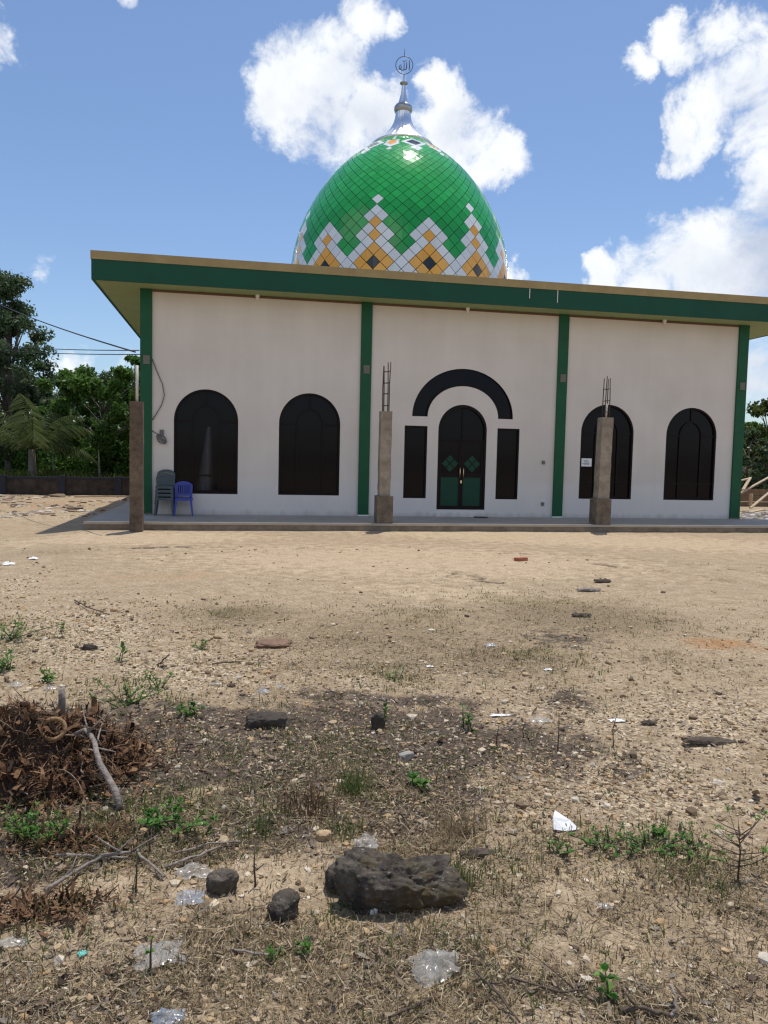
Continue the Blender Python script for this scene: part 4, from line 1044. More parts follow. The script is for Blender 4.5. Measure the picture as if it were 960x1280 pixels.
# ------------------------------------------------------------------ sticks
def stick(label, pts, r0, r1, mm, seed, lift=0., twigs=0, name='stick'):
    """pts: photo positions along the stick with heights above ground"""
    q = random.Random(seed); P = []; r0 *= .7; r1 *= .7
    for (px, py, h) in pts:
        z = h
        for _ in range(5):
            g = plane(px, py, 2, z); z = gz(g.x, g.y)+h
        P.append(plane(px, py, 2, z))
    o0 = P[0].copy(); Q = []
    for i in range(len(P)-1):
        for k in range(4): Q.append(P[i].lerp(P[i+1], k/4)-o0+Vector((q.gauss(0, r0*.55), q.gauss(0, r0*.55), q.gauss(0, r0*.25))))
    Q.append(P[-1]-o0); n = len(Q)
    m = MB(); m.tube(Q, [(r0+(r1-r0)*k/(n-1))*q.uniform(.88, 1.14) for k in range(n)], 8)
    for _ in range(twigs):
        k = q.randrange(2, n-1); d = Vector((q.uniform(-1, 1), q.uniform(-1, 1), q.uniform(.1, .6))).normalized()
        L_ = q.uniform(.05, .14); m.tube([Q[k], Q[k]+d*L_*.5, Q[k]+d*L_+Vector((q.uniform(-.02, .02), 0, .01))], [r1*.9, r1*.7, r1*.4], 5)
    return tag(m.obj(name, mm, None, o0), label, 'stick')
def point_at(px, py, h):
    z = h
    for _ in range(5): g_ = plane(px, py, 2, z); z = gz(g_.x, g_.y)+h
    return plane(px, py, 2, z)
bA, bB = point_at(106, 912, .25), point_at(148, 1010, .02)
m = MB(); Q = [bA+Vector((-.05, .03, -.03)), bA]+[bA.lerp(bB, t)+Vector((.012*math.sin(t*9), 0, .035*math.sin(PI*t))) for t in (.12, .25, .4, .55, .7, .85, 1)]
m.tube([p_-bB for p_ in Q], [.008, .010, .012, .012, .013, .014, .015, .016, .015], 9)
for t, d in ((.1, (.07, .02, .07)), (.13, (-.03, .05, .08)), (.3, (.09, -.01, -.02))):
    b_ = bA.lerp(bB, t)-bB+Vector((0, 0, .02)); m.tube([b_, b_+Vector(d)*.6, b_+Vector(d)*1.1], [.006, .004, .002], 5)
tag(m.obj('branch', M['stickgrey'], None, bB), 'thick pale branch sloping down from the husk heap', 'branch')
stick('thin grey twigs fanning up from the pale branch', [(121, 926, .2), (128, 905, .2), (137, 888, .18)], .006, .003, M['stickgrey'], 2, twigs=3)
stick('long thin root poking out at the left edge below the heap', [(-8, 962, .05), (18, 982, .04), (48, 1000, .02)], .008, .005, M['stickgrey'], 3)
stick('thin fallen twig crossing the ground right of the branch', [(120, 928, .08), (140, 935, .06), (158, 945, .03)], .007, .005, M['stickdark'], 4)
stick('long crooked stick lying across the sand left of the pointed rock', [(58, 1112, .02), (90, 1092, .025), (130, 1070, .03), (170, 1062, .03), (205, 1096, .015)], .011, .007, M['stickgrey'], 5, twigs=3)
stick('second stick lying parallel beyond the crooked stick', [(70, 1068, .015), (120, 1070, .02), (160, 1072, .02)], .009, .006, M['stickgrey'], 6, twigs=1)
stick('pale stick behind the crumpled plastic left of the pointed rock', [(205, 1084, .015), (240, 1072, .02), (275, 1058, .02)], .009, .007, M['stickgrey'], 7)
stick('short stick slanting just above the pointed rock', [(215, 1068, .015), (260, 1055, .02), (300, 1052, .015)], .007, .005, M['stickgrey'], 8)
stick('curved pale twig bent like a hook at the lower right', [(838, 1233, .05), (845, 1245, .05), (846, 1262, .03), (838, 1270, .015)], .006, .007, M['stickgrey'], 9)
stick('dark stick lying along the ground at the lower right', [(775, 1262, .012), (805, 1260, .018), (838, 1270, .014)], .010, .008, M['stickdark'], 10, twigs=1)
stick('long dark twig slanting toward the bottom edge at centre', [(596, 1215, .02), (625, 1245, .02), (650, 1278, .015)], .006, .004, M['stickdark'], 11, twigs=2)
stick('thin dark twig lying below the clear bag', [(540, 1248, .012), (510, 1262, .015), (478, 1275, .012)], .006, .004, M['stickdark'], 12)
stick('bare dark twig lying on the gravel at upper left', [(93, 750, .02), (112, 760, .03), (137, 768, .01)], .010, .007, M['stickdark'], 13)
stick('short dark twig standing slanted in the sand at upper left', [(197, 832, .0), (203, 826, .05), (212, 818, .10)], .010, .006, M['stickdark'], 14)
stick('thin twig lying flat near the centre of the gravel', [(265, 830, .01), (285, 828, .02), (302, 827, .015)], .009, .006, M['stickdark'], 15)
stick('grey stick lying in the mulch below the rounded dark rock', [(292, 1187, .012), (320, 1192, .014), (345, 1194, .012)], .006, .004, M['stickgrey'], 16)
stick('dark twig among the leaves right of the boulder', [(640, 1222, .02), (700, 1240, .02), (735, 1236, .02)], .005, .004, M['stickdark'], 17, twigs=2)
for k, (px, y0, y1, lab) in enumerate(((697, 938, 898, 'thin bare twig standing upright in the dark gravel'), (767, 932, 893, 'thin bare twig standing beside the small white scrap'), (620, 930, 908, 'short thin twig standing right of the small leafy plant'),
                                       (320, 1108, 1060, 'bare upright twig on the pale sand patch'), (655, 922, 902, 'shortest thin twig standing on the dark gravel'), (188, 1065, 1040, 'broken upright twig near the weeds below the heap'))):
    g = G(px, y0); h = (y0-y1)*mpp(g)*1.08; m = MB()
    m.tube([(0, 0, -.02), (rnd.uniform(-.01, .01), 0, h*.5), (rnd.uniform(-.015, .015), 0, h)], [.004, .0032, .002], 6)
    m.tube([(0, 0, h*.4), (.03, 0, h*.55)], [.003, .002], 4)
    tag(m.obj('upright_twig', M['stickdark'], None, g), lab, 'twig')

# weathered post stub on the heap
# ------------------------------------------------------------------ husk heap at the left edge
hc = G(48, 958)
heap = thing('husk_heap', 'heap of rotting brown palm husk and roots at the left edge', 'heap', hc)
HX, HY, HH = .49, .44, .35
def heap_h(x, y):
    d = math.hypot(x/HX, y/HY); n = .75+.6*mnoise.noise(Vector((x*4, y*4, 2.)))
    return HH*max(0, 1-d**1.7)*n
n = 60; vs = []
for i in range(n):
    for j in range(n):
        x, y = (i/(n-1)*2-1)*HX*1.15, (j/(n-1)*2-1)*HY*1.15
        wx, wy = hc.x+x, hc.y+y
        h = heap_h(x, y); z = gz(wx, wy)-hc.z
        vs.append((x, y, z+h-.015+(.03*mnoise.noise(Vector((x*22, y*22, 5))) if h > 0 else 0)))
m = MB(); m.add(vs, [(i*n+j, (i+1)*n+j, (i+1)*n+j+1, i*n+j+1) for i in range(n-1) for j in range(n-1)], 0, True)
m.obj('mound', mat('rotten_husk_soil', (.022, .013, .009), .97, (.07, .038, .022), 20, .9, 50), heap)
M['husk'] = island_ramp('husk_strips', ((.020, .011, .007), (.05, .026, .014), (.105, .052, .026), (.18, .098, .05), (.28, .165, .09)), .9, .08)
q = random.Random(77); hv = []; hf = []
def strip(p, az, el, L_, w_, curl, seg=5):
    o = len(hv); d = Vector((math.cos(az)*math.cos(el), math.sin(az)*math.cos(el), math.sin(el))); s = Vector((-math.sin(az), math.cos(az), q.uniform(-.5, .5))).normalized()
    up = s.cross(d).normalized(); pp = Vector(p)
    for k in range(seg+1):
        w2 = w_*(.45+.55*math.sin(PI*(k+.7)/(seg+1.4)))*q.uniform(.75, 1.2)
        hv.append(pp-s*w2/2); hv.append(pp+s*w2/2)
        pp = pp+d*(L_/seg); rot = Matrix.Rotation(curl/seg*q.uniform(.6, 1.4), 3, s); d = rot @ d
    for k in range(seg): hf.append((o+2*k, o+2*k+1, o+2*k+3, o+2*k+2))
for k in range(5200):
    a = q.uniform(0, 2*PI); rr = math.sqrt(q.random())*1.12; x, y = HX*rr*math.cos(a), HY*rr*math.sin(a)
    z = gz(hc.x+x, hc.y+y)-hc.z+heap_h(x, y)+q.uniform(-.015, .035)
    big_ = q.random() < .12
    strip((x, y, z-.01), q.uniform(0, 2*PI), q.gauss(.05, .28), q.uniform(.035, .12)*(1.25 if big_ else 1), q.uniform(.0025, .0075)*(4.6 if big_ else 1), q.gauss(0, 1.6))
for k in range(500):                                        # scraps fallen off the heap
    a = q.uniform(0, 2*PI); rr = 1+abs(q.gauss(0, .32)); x, y = HX*rr*math.cos(a), HY*rr*math.sin(a)
    z = gz(hc.x+x, hc.y+y)-hc.z+.012
    strip((x, y, z), q.uniform(0, 2*PI), q.uniform(-.1, .3), q.uniform(.03, .11), q.uniform(.006, .022), q.uniform(-1.5, 1.5), 3)
hs = np_obj('husk_strips', np.array([v[:] for v in hv]), np.array(hf), M['husk'], heap); hs['kind'] = 'stuff'
m = MB()
for k in range(90):
    a = q.uniform(0, 2*PI); rr = math.sqrt(q.random())*1.05; x, y = HX*rr*math.cos(a), HY*rr*math.sin(a); p_ = Vector((x, y, gz(hc.x+x, hc.y+y)-hc.z+heap_h(x, y)+q.uniform(-.01, .03)))
    d_ = Vector((q.gauss(0, 1), q.gauss(0, 1), q.gauss(0, .35))).normalized(); L_ = q.uniform(.08, .30); pp = [p_]
    for _ in range(5):
        d_ = (d_+Vector((q.gauss(0, .25), q.gauss(0, .25), q.gauss(-.05, .2)))).normalized(); pp.append(pp[-1]+d_*L_/5)
    r0 = q.uniform(.002, .006); m.tube(pp, [r0, r0, r0*.9, r0*.8, r0*.6, r0*.4], 5)
ro = m.obj('roots', island_ramp('root_fibre', ((.05, .03, .02), (.12, .075, .045), (.2, .14, .09), (.3, .24, .18))), heap); ro['kind'] = 'stuff'
m = MB(); rc_ = Vector((.10, -.13, heap_h(.10, -.13)+.05))
m.tube([rc_+Vector((.055*math.cos(2*PI*k/18), .02*math.sin(2*PI*k/18), .045*math.sin(2*PI*k/18))) for k in range(18)], .011, 7, closed=True)
m.obj('husk_ring', mat('husk_ring', (.20, .11, .05), .9, (.32, .2, .1), 30, .5, 60), heap)
def heap_thing(px, py, h):
    g = plane(px, py, 2, hc.z+h); return g
g = heap_thing(77, 880, .22); m = MB(); m.tube([(0, 0, -.08), (.002, 0, .02), (0, .01, .085)], [.018, .019, .017], 8)
tag(m.obj('post_stub', M['stickgrey'], None, g), 'weathered grey stub standing out of the top of the husk heap', 'stub')
g = heap_thing(30, 925, .16)
crumple('plastic_bag', 'shiny clear bag caught in the front of the husk heap', 28, 960, .08, .07, .10, M['film'], 31).location = g
for k, (px, py, lab) in enumerate(((45, 1140, 'rusty brown husk scraps at the left edge of the pale sand'), (90, 1055, 'rusty brown husk scraps under the weeds below the heap'))):
    hv.clear(); hf.clear(); g = G(px, py)
    for _ in range(420):
        x, y = q.gauss(0, .13), q.gauss(0, .06); z = gz(g.x+x, g.y+y)-g.z+.01
        strip((x, y, z), q.uniform(0, 2*PI), q.uniform(-.1, .5), q.uniform(.025, .08), q.uniform(.003, .014), q.uniform(-1.5, 1.5), 4)
    o = np_obj('husk_scraps', np.array([v[:] for v in hv]), np.array(hf), M['husk'], None, g); tag(o, lab, 'husk scraps', kind='stuff')

# ------------------------------------------------------------------ small plants
def leafs(m, base, n, L_, w_, q, el=(.2, 1.0), mi=0):
    for k in range(n):
        az = q.uniform(0, 2*PI); e = q.uniform(*el); l = L_*q.uniform(.6, 1.15); w2 = w_*q.uniform(.7, 1.2)
        d = Vector((math.cos(az)*math.cos(e), math.sin(az)*math.cos(e), math.sin(e))); s = Vector((-math.sin(az), math.cos(az), 0)); p = Vector(base)
        mid = p+d*l*.5; tip = p+d*l+Vector((0, 0, -l*.25))
        a, b_ = mid+s*w2*.5+Vector((0, 0, .15*w2)), mid-s*w2*.5+Vector((0, 0, .15*w2)); c_ = p+d*l*.2
        m.add([p, c_+s*w2*.3, a, tip, mid, c_-s*w2*.3, b_], [(0, 1, 2, 4), (2, 3, 4), (0, 4, 6, 5), (6, 4, 3)], mi, False)
M['weed'] = island_ramp('weed_leaf', ((.03, .10, .012), (.06, .17, .02), (.10, .24, .03), (.14, .25, .05)), .5, .35)
M['weedstem'] = mat('weed_stem', (.07, .075, .03), .8, (.13, .11, .06), 30)
def plant(label, px, py, h, nst, nl, L_, w_, seed, name='weed_plant', spread=.05, stem='weedstem', cat='plant', el=(.1, .9)):
    q = random.Random(seed); t = thing(name, label, cat, G(px, py)); sm_ = MB(); lf = MB()
    for s_ in range(nst):
        bx, by = q.gauss(0, spread*.4), q.gauss(0, spread*.4); tx, ty = bx+q.gauss(0, spread), by+q.gauss(0, spread); hh = h*q.uniform(.65, 1.05)
        pts = [Vector((bx, by, -.02)), Vector(((bx+tx)/2+q.gauss(0, .006), (by+ty)/2, hh*.5)), Vector((tx, ty, hh))]
        sm_.tube(pts, [.0045, .0035, .002], 5)
        for k in range(nl):
            f_ = (k+.6)/nl; b_ = pts[0].lerp(pts[1], f_*2) if f_ < .5 else pts[1].lerp(pts[2], f_*2-1)
            leafs(lf, b_, 2 if nl > 2 else 4, L_*(1.1-.3*f_), w_, q, el)
        leafs(lf, pts[2], 3, L_*.8, w_*.8, q, (.3, 1.2))
    sm_.obj('stem', M[stem], t); lf.obj('leaves', M['weed'], t); return t
plant('bushy bright green weed left of the crooked stick', 30, 1048, .12, 11, 6, .035, .014, 1, spread=.055)
plant('low green weed just right of the bushy weed', 62, 1055, .09, 9, 5, .035, .014, 2, spread=.05)
plant('leafy sprout of broad leaves at the bottom right', 762, 1250, .085, 1, 2, .05, .028, 3, spread=.01, el=(.0, .6))
plant('bright broad leaved sprout below the pale grey stone', 520, 983, .06, 2, 2, .06, .04, 4, spread=.03)
plant('green sprout standing right behind the charred stump', 480, 900, .10, 2, 3, .055, .025, 5, spread=.02, el=(.6, 1.2))
plant('small leafy plant standing alone on the dark soil edge', 588, 912, .13, 3, 4, .05, .02, 6, spread=.04, stem='stickdark')
plant('trailing green weed between the heap and the crooked stick', 205, 1030, .08, 10, 5, .04, .022, 7, spread=.10)
plant('light green weed right of the trailing weed', 233, 1042, .05, 5, 3, .04, .02, 8, spread=.05)
plant('green weed patch beside the heap at the soil edge', 158, 880, .10, 9, 4, .05, .02, 9, spread=.10)
plant('dark green low weed left of the soil clod', 236, 896, .07, 7, 4, .05, .022, 10, spread=.07)
plant('leafy sprout standing on the gravel above the heap', 151, 826, .12, 2, 3, .075, .03, 11, spread=.03)
plant('thin upright sprout at the upper left of the gravel', 79, 797, .13, 1, 4, .06, .025, 12, spread=.01)
plant('yellow green sprout on the gravel right of the leafy one', 197, 860, .12, 4, 3, .05, .022, 13, spread=.06)
plant('low green tuft in the dry gravel near the centre', 250, 812, .06, 6, 3, .045, .015, 14, spread=.06)
plant('yellowish leafy sprout at the back of the heap', 55, 852, .07, 3, 2, .06, .03, 15, spread=.04)
plant('green weeds at the far left edge of the gravel', 6, 800, .14, 12, 5, .06, .02, 16, spread=.12)
plant('green weed clump at the left edge behind the heap', 8, 838, .12, 8, 5, .06, .022, 27, spread=.10)
plant('green weed low beside the white paper scrap', 700, 1068, .05, 5, 3, .03, .014, 17, spread=.04)
plant('green weed patch right of the white paper scrap', 752, 1058, .05, 10, 4, .03, .014, 18, spread=.06)
plant('wider green weed patch in the right hand gravel', 815, 1062, .06, 14, 4, .03, .014, 19, spread=.08)
plant('green weed patch nearest the dry shrub at right', 862, 1066, .055, 10, 4, .03, .014, 20, spread=.06)
plant('small weed tuft behind the right hand weed patch', 820, 1048, .05, 6, 4, .03, .016, 21, spread=.03)
plant('tiny green seedling in the mulch right of the rounded rock', 338, 1195, .045, 3, 2, .03, .013, 22, spread=.03)
plant('tiny green seedling in front of the rounded dark rock', 372, 1192, .04, 2, 2, .03, .015, 23, spread=.02)
plant('small seedling above the orange stain in the dry grass', 490, 850, .06, 5, 3, .05, .012, 24, spread=.07)
plant('thin sapling with few yellow leaves on the white plastic sheet', 190, 1215, .105, 1, 1, .025, .014, 25, name='sapling', spread=.008, stem='stickdark', el=(.2, .8))
plant('tall thin bare sapling standing by the crooked stick', 169, 1120, .21, 1, 1, .02, .01, 26, name='sapling', spread=.012, stem='stickdark')
def shrub(label, px, py, h, seed, nbr, leaves):
    q = random.Random(seed); t = thing('dry_shrub', label, 'shrub', G(px, py)); m = MB(); lf = MB()
    m.tube([(0, 0, -.02), (.005, 0, h*.5), (-.01, 0, h)], [.0045, .0032, .0015], 6)
    for k in range(nbr):
        z = h*q.uniform(.15, .9); a = q.uniform(0, 2*PI); L_ = h*q.uniform(.25, .6)
        e = Vector((math.cos(a)*L_, math.sin(a)*L_, z+L_*q.uniform(.2, .9))); m.tube([(0, 0, z), (e.x*.5, e.y*.5, z+(e.z-z)*.4), e], [.0024, .0018, .001], 5)
        if k < leaves: leafs(lf, e, 4, .025, .01, q)
    m.obj('branches', M['stickdark'], t)
    if leaves: lf.obj('leaves', M['weed'], t)
    return t
shrub('twiggy half dead shrub at the right edge of the weeds', 922, 1100, .22, 3, 24, 14)
# ------------------------------------------------------------------ ground cover: gravel, leaf litter, dry grass, green tufts
def scatter(n, dmin, dmax, a0, a1, seed):
    r_ = np.random.default_rng(seed); d = dmin*(dmax/dmin)**r_.random(n); a = np.radians(r_.uniform(a0, a1, n))
    return d*np.sin(a), d*np.cos(a)-DIST, d, r_
def thin(x, y, d, r_, w_):
    k = r_.random(len(x)) < w_; return x[k], y[k], d[k]
def fld(blobs, x, y, k=0): return blob_mask(x, y, blobs, .22, k)
# pebbles
x, y, d, r_ = scatter(95000, 1.7, 14, -32, 46, 51)
wgt = .09*(d < 8.5)+.025+.9*np.clip(fld(GRAV, x, y, 3)*1.1, 0, 1)*(1-.6*sstep(7, 10, d))+.30*fld(DARK, x, y)+.12*fld(MULCH, x, y, 1)
x, y, d = thin(x, y, d, r_, np.clip(wgt*(.35+1.2*fbm(x*1.7, y*1.7, 3, 61)), 0, 1))
n = len(x); ico = bmesh.new(); bmesh.ops.create_icosphere(ico, subdivisions=1, radius=1); ico.verts.ensure_lookup_table()
iv = np.array([v.co[:] for v in ico.verts]); itf = np.array([[v.index for v in f.verts] for f in ico.faces]); ico.free()
nv = len(iv); s_ = np.exp(r_.normal(-5.3, .5, n))*(.75+.10*d); s_ = np.minimum(s_, .032)
jit = 1+r_.normal(0, .22, (n, nv, 1)); sc3 = np.stack([s_*r_.uniform(.8, 1.4, n), s_*r_.uniform(.75, 1.1, n), s_*r_.uniform(.55, .95, n)], -1)
az = r_.uniform(0, 2*PI, n); P = iv[None]*jit*sc3[:, None]
X = P[..., 0]*np.cos(az)[:, None]-P[..., 1]*np.sin(az)[:, None]; Y = P[..., 0]*np.sin(az)[:, None]+P[..., 1]*np.cos(az)[:, None]
V = np.stack([X+x[:, None], Y+y[:, None], P[..., 2]+(terrain(x, y)+s_*.2)[:, None]], -1).reshape(-1, 3)
Fc = (itf[None]+(np.arange(n)*nv)[:, None, None]).reshape(-1, 3)
peb = np_obj('gravel', V, Fc, island_ramp('pebbles', ((.07, .05, .038), (.17, .12, .075), (.32, .235, .145), (.46, .35, .22), (.42, .27, .13), (.54, .44, .30), (.60, .53, .43)), .85))
tag(peb, 'loose tan and grey gravel strewn over the yard', 'gravel', kind='stuff')
# leaf litter and bark chips
x, y, d, r_ = scatter(46000, 1.7, 9, -32, 46, 52)
wgt = (.05+.85*np.clip(fld(MULCH, x, y, 1), 0, 1)*(d < 4.6)+.75*fld(DARK, x, y)+.2*fld(GRAV, x, y, 3))*(1-.8*np.clip(fld(SAND, x, y, 2), 0, 1))
x, y, d = thin(x, y, d, r_, np.clip(wgt*(.3+1.3*fbm(x*2.3, y*2.3, 3, 62)), 0, 1))
n = len(x); L_ = np.exp(r_.normal(-3.95, .45, n))*(.7+.07*d); W = L_*r_.uniform(.12, .5, n); az = r_.uniform(0, 2*PI, n); tl = r_.normal(0, .35, n); cv = r_.uniform(-.1, .45, n)*L_
ux, uy = np.cos(az), np.sin(az); z0 = terrain(x, y)+.006+np.abs(tl)*L_*.35
rows = []
for k, (t, wf) in enumerate(((-.5, .35), (-.15, 1), (.2, .9), (.5, .15))):
    cx, cy = x+ux*L_*t, y+uy*L_*t; cz = z0+tl*L_*t+cv*(t*t*2)
    for s in (-1, 1): rows.append(np.stack([cx-uy*W*.5*wf*s, cy+ux*W*.5*wf*s, cz+s*W*.15*r_.normal(0, 1, n)], -1))
V = np.stack(rows, 1).reshape(-1, 3); b_ = (np.arange(n)*8)[:, None, None]
Fc = (np.array([[0, 1, 3, 2], [2, 3, 5, 4], [4, 5, 7, 6]])[None]+b_).reshape(-1, 4)
ll = np_obj('leaf_litter', V, Fc, island_ramp('dead_leaves', ((.045, .03, .02), (.10, .065, .042), (.17, .12, .08), (.25, .185, .125), (.33, .26, .185), (.17, .15, .13), (.40, .33, .25)), .85, .15))
tag(ll, 'dead leaves, bark chips and twigs littering the ground', 'leaf litter', kind='stuff')
# fine straw lying flat
x, y, d, r_ = scatter(95000, 1.7, 7, -32, 46, 57)
wgt = .10+.8*np.clip(fld(MULCH, x, y, 1), 0, 1)+.12*fld(DARK, x, y)
x, y, d = thin(x, y, d, r_, np.clip(wgt*(.25+1.3*fbm(x*2.1, y*2.1, 3, 66))*(1-.75*np.clip(fld(SAND, x, y, 2), 0, 1)), 0, 1))
n = len(x); L_ = np.exp(r_.normal(-3.7, .45, n)); W = r_.uniform(.0012, .0034, n)*(.5+.17*d); az = r_.uniform(0, 2*PI, n); ux, uy = np.cos(az), np.sin(az); bend = r_.normal(0, .25, n)
z0 = terrain(x, y)+.004+r_.random(n)*.010; tl = r_.normal(0, .18, n); rows = []
for t in (-.5, 0., .5):
    cx, cy, cz = x+ux*L_*t-uy*L_*bend*t*t, y+uy*L_*t+ux*L_*bend*t*t, z0+tl*L_*t+.12*L_*(.25-t*t)
    for s in (-1, 1): rows.append(np.stack([cx-uy*W*.5*s, cy+ux*W*.5*s, cz+.3*W*s], -1))
V = np.stack(rows, 1).reshape(-1, 3); Fc = (np.array([[0, 1, 3, 2], [2, 3, 5, 4]])[None]+(np.arange(n)*6)[:, None, None]).reshape(-1, 4)
tag(np_obj('straw_litter', V, Fc, island_ramp('straw_flat', ((.05, .037, .026), (.15, .11, .065), (.32, .245, .15), (.52, .41, .26), (.09, .07, .05), (.66, .55, .38)), .85, .1)), 'fine dead straw lying flat over the soil', 'straw', kind='stuff')
# stones strewn before the boundary wall
x, y, d, r_ = scatter(1, 1.7, 2, 0, 1, 58)
r_ = np.random.default_rng(58); n0 = 900; x = r_.uniform(-11, -2.6, n0); y = r_.uniform(2, 12, n0); k = (y < 8.2+(x+30)*.188)&(fbm(x*.8, y*.8, 3, 70) > .42); x, y = x[k], y[k]; n = len(x)
s_ = np.exp(r_.normal(-3.0, .5, n)); P = iv[None]*(1+r_.normal(0, .25, (n, nv, 1)))*np.stack([s_*1.3, s_, s_*.55], -1)[:, None]
V = (P+np.stack([x, y, terrain(x, y)], -1)[:, None]).reshape(-1, 3); Fc = (itf[None]+(np.arange(n)*nv)[:, None, None]).reshape(-1, 3)
tag(np_obj('stone_rubble', V, Fc, island_ramp('rubble_bits', ((.08, .06, .045), (.2, .15, .1), (.3, .2, .13), (.42, .36, .3), (.6, .57, .52)))), 'broken stones strewn on the ground before the low wall', 'rubble', kind='stuff')
# dry grass
def blades(name, label, pts, d, r_, per, h, wdt, material, lean=.9):
    x, y = pts; n0 = len(x); x = np.repeat(x, per); y = np.repeat(y, per); dd = np.repeat(d, per); n = len(x)
    x = x+r_.normal(0, .022, n)*(1+.12*dd); y = y+r_.normal(0, .022, n)*(1+.12*dd); z = terrain(x, y)-.004
    hh = h*np.exp(r_.normal(0, .4, n))*np.clip(1.5-.1*dd, .55, 1); a = r_.uniform(0, 2*PI, n); b = r_.uniform(0, 2*PI, n); w_ = wdt*(.6+.8*r_.random(n))*(.6+.16*dd)
    dx, dy = np.cos(b)*w_, np.sin(b)*w_; ln = np.abs(r_.normal(0, lean, n))
    mx, my = np.cos(a)*ln*hh*.4, np.sin(a)*ln*hh*.4; tx, ty = np.cos(a)*ln*hh*1.1, np.sin(a)*ln*hh*1.1
    up = 1/np.sqrt(1+ln*ln)
    V = np.stack([np.stack(q_, -1) for q_ in ((x-dx, y-dy, z), (x+dx, y+dy, z), (x+mx+dx*.8, y+my+dy*.8, z+hh*.55*up), (x+mx-dx*.8, y+my-dy*.8, z+hh*.55*up), (x+tx, y+ty, z+hh*.95*up), (x+tx-dx*.1, y+ty-dy*.1, z+hh*.94*up))], 1).reshape(-1, 3)
    b_ = (np.arange(n)*6)[:, None, None]; Fc = (np.array([[0, 1, 2, 3], [3, 2, 4, 5]])[None]+b_).reshape(-1, 4)
    return tag(np_obj(name, V, Fc, material), label, 'grass', kind='stuff')
M['straw'] = island_ramp('straw', ((.09, .06, .038), (.21, .15, .085), (.38, .29, .17), (.56, .45, .28), (.26, .20, .10)), .85, .25)
M['grassgreen'] = island_ramp('grass_green', ((.05, .085, .02), (.09, .14, .03), (.13, .17, .05), (.2, .2, .08)), .7, .35)
x, y, d, r_ = scatter(42000, 1.75, 11, -32, 46, 53)
x, y, d = thin(x, y, d, r_, np.clip((.02+.9*fld(MULCH, x, y, 1)+.10*fld(DARK, x, y)+.5*fld(OLIV, x, y, 5))*(.1+1.5*fbm(x*2, y*2, 3, 63)), 0, 1))
blades('dry_grass', 'thin dead straw coloured grass over the yard', (x, y), d, r_, 9, .027, .0016, M['straw'], 1.6)
x, y, d, r_ = scatter(24000, 1.75, 11, -32, 46, 54)
x, y, d = thin(x, y, d, r_, np.clip((.012+.75*fld(OLIV, x, y, 5)+.12*fld(DARK, x, y))*(.1+1.5*fbm(x*3, y*3, 3, 64)), 0, 1))
blades('green_grass', 'sparse short green grass growing in the dry soil', (x, y), d, r_, 9, .032, .002, M['grassgreen'], .7)
def tuft(label, px, py, n_, h, spread, mm, seed, lean=.45):
    r_ = np.random.default_rng(seed); g = G(px, py); x = g.x+r_.normal(0, spread, n_); y = g.y+r_.normal(0, spread*1.2, n_)
    o = blades('grass_tuft', label, (x, y), np.hypot(x, y+DIST), r_, 3, h, .0016, mm, lean); o['kind'] = 'thing'
    return tag(o, None, 'grass tuft')
tuft('green grass tuft in the dark soil below the clod', 440, 990, 60, .085, .035, M['grassgreen'], 1)
tuft('reddish dry weed tuft left of the green grass tuft', 385, 1015, 55, .10, .05, island_ramp('red_straw', ((.10, .05, .03), (.17, .09, .05), (.24, .15, .08))), 2)
tuft('tall dry straw tuft behind the boulder', 575, 1045, 80, .10, .06, M['straw'], 3, .6)
tuft('green and straw grass tuft left of the boulder top', 430, 1045, 40, .06, .03, M['grassgreen'], 4)
tuft('straw tuft at the right end of the mossy boulder', 580, 1108, 40, .085, .025, M['grassgreen'], 5)
tuft('green grass tuft by the trailing weed', 320, 1042, 50, .06, .05, M['grassgreen'], 6)

# ------------------------------------------------------------------ sky, clouds, sun
SUN = Vector((.14, .24, 1.0)).normalized()
sel_ = math.asin(SUN.z); saz = math.atan2(SUN.x, SUN.y)
W = bpy.data.worlds.new('World'); S.world = W; W.use_nodes = True
N, L = W.node_tree.nodes, W.node_tree.links
bg = N['Background']; bg.inputs['Strength'].default_value = .138
sky = N.new('ShaderNodeTexSky'); sky.sky_type = 'NISHITA'; sky.sun_disc = False; sky.sun_elevation = sel_; sky.sun_rotation = saz
sky.air_density = 1.0; sky.dust_density = .7; sky.ozone_density = 2.2
tc = N.new('ShaderNodeTexCoord'); D0 = tc.outputs['Generated']
def wm(op, a, b=None, c=None):
    n = N.new('ShaderNodeMath'); n.operation = op
    for k, v in enumerate((a, b, c)):
        if v is None: continue
        if isinstance(v, (int, float)): n.inputs[k].default_value = v
        else: L.new(v, n.inputs[k])
    return n.outputs[0]
def wnoise(sc, det, rough, dist=0., off=(0, 0, 0)):
    mp = N.new('ShaderNodeMapping'); mp.inputs['Location'].default_value = off; L.new(D0, mp.inputs['Vector'])
    n = N.new('ShaderNodeTexNoise'); n.inputs['Scale'].default_value = sc; n.inputs['Detail'].default_value = det; n.inputs['Roughness'].default_value = rough; n.inputs['Distortion'].default_value = dist
    L.new(mp.outputs['Vector'], n.inputs['Vector']); return n
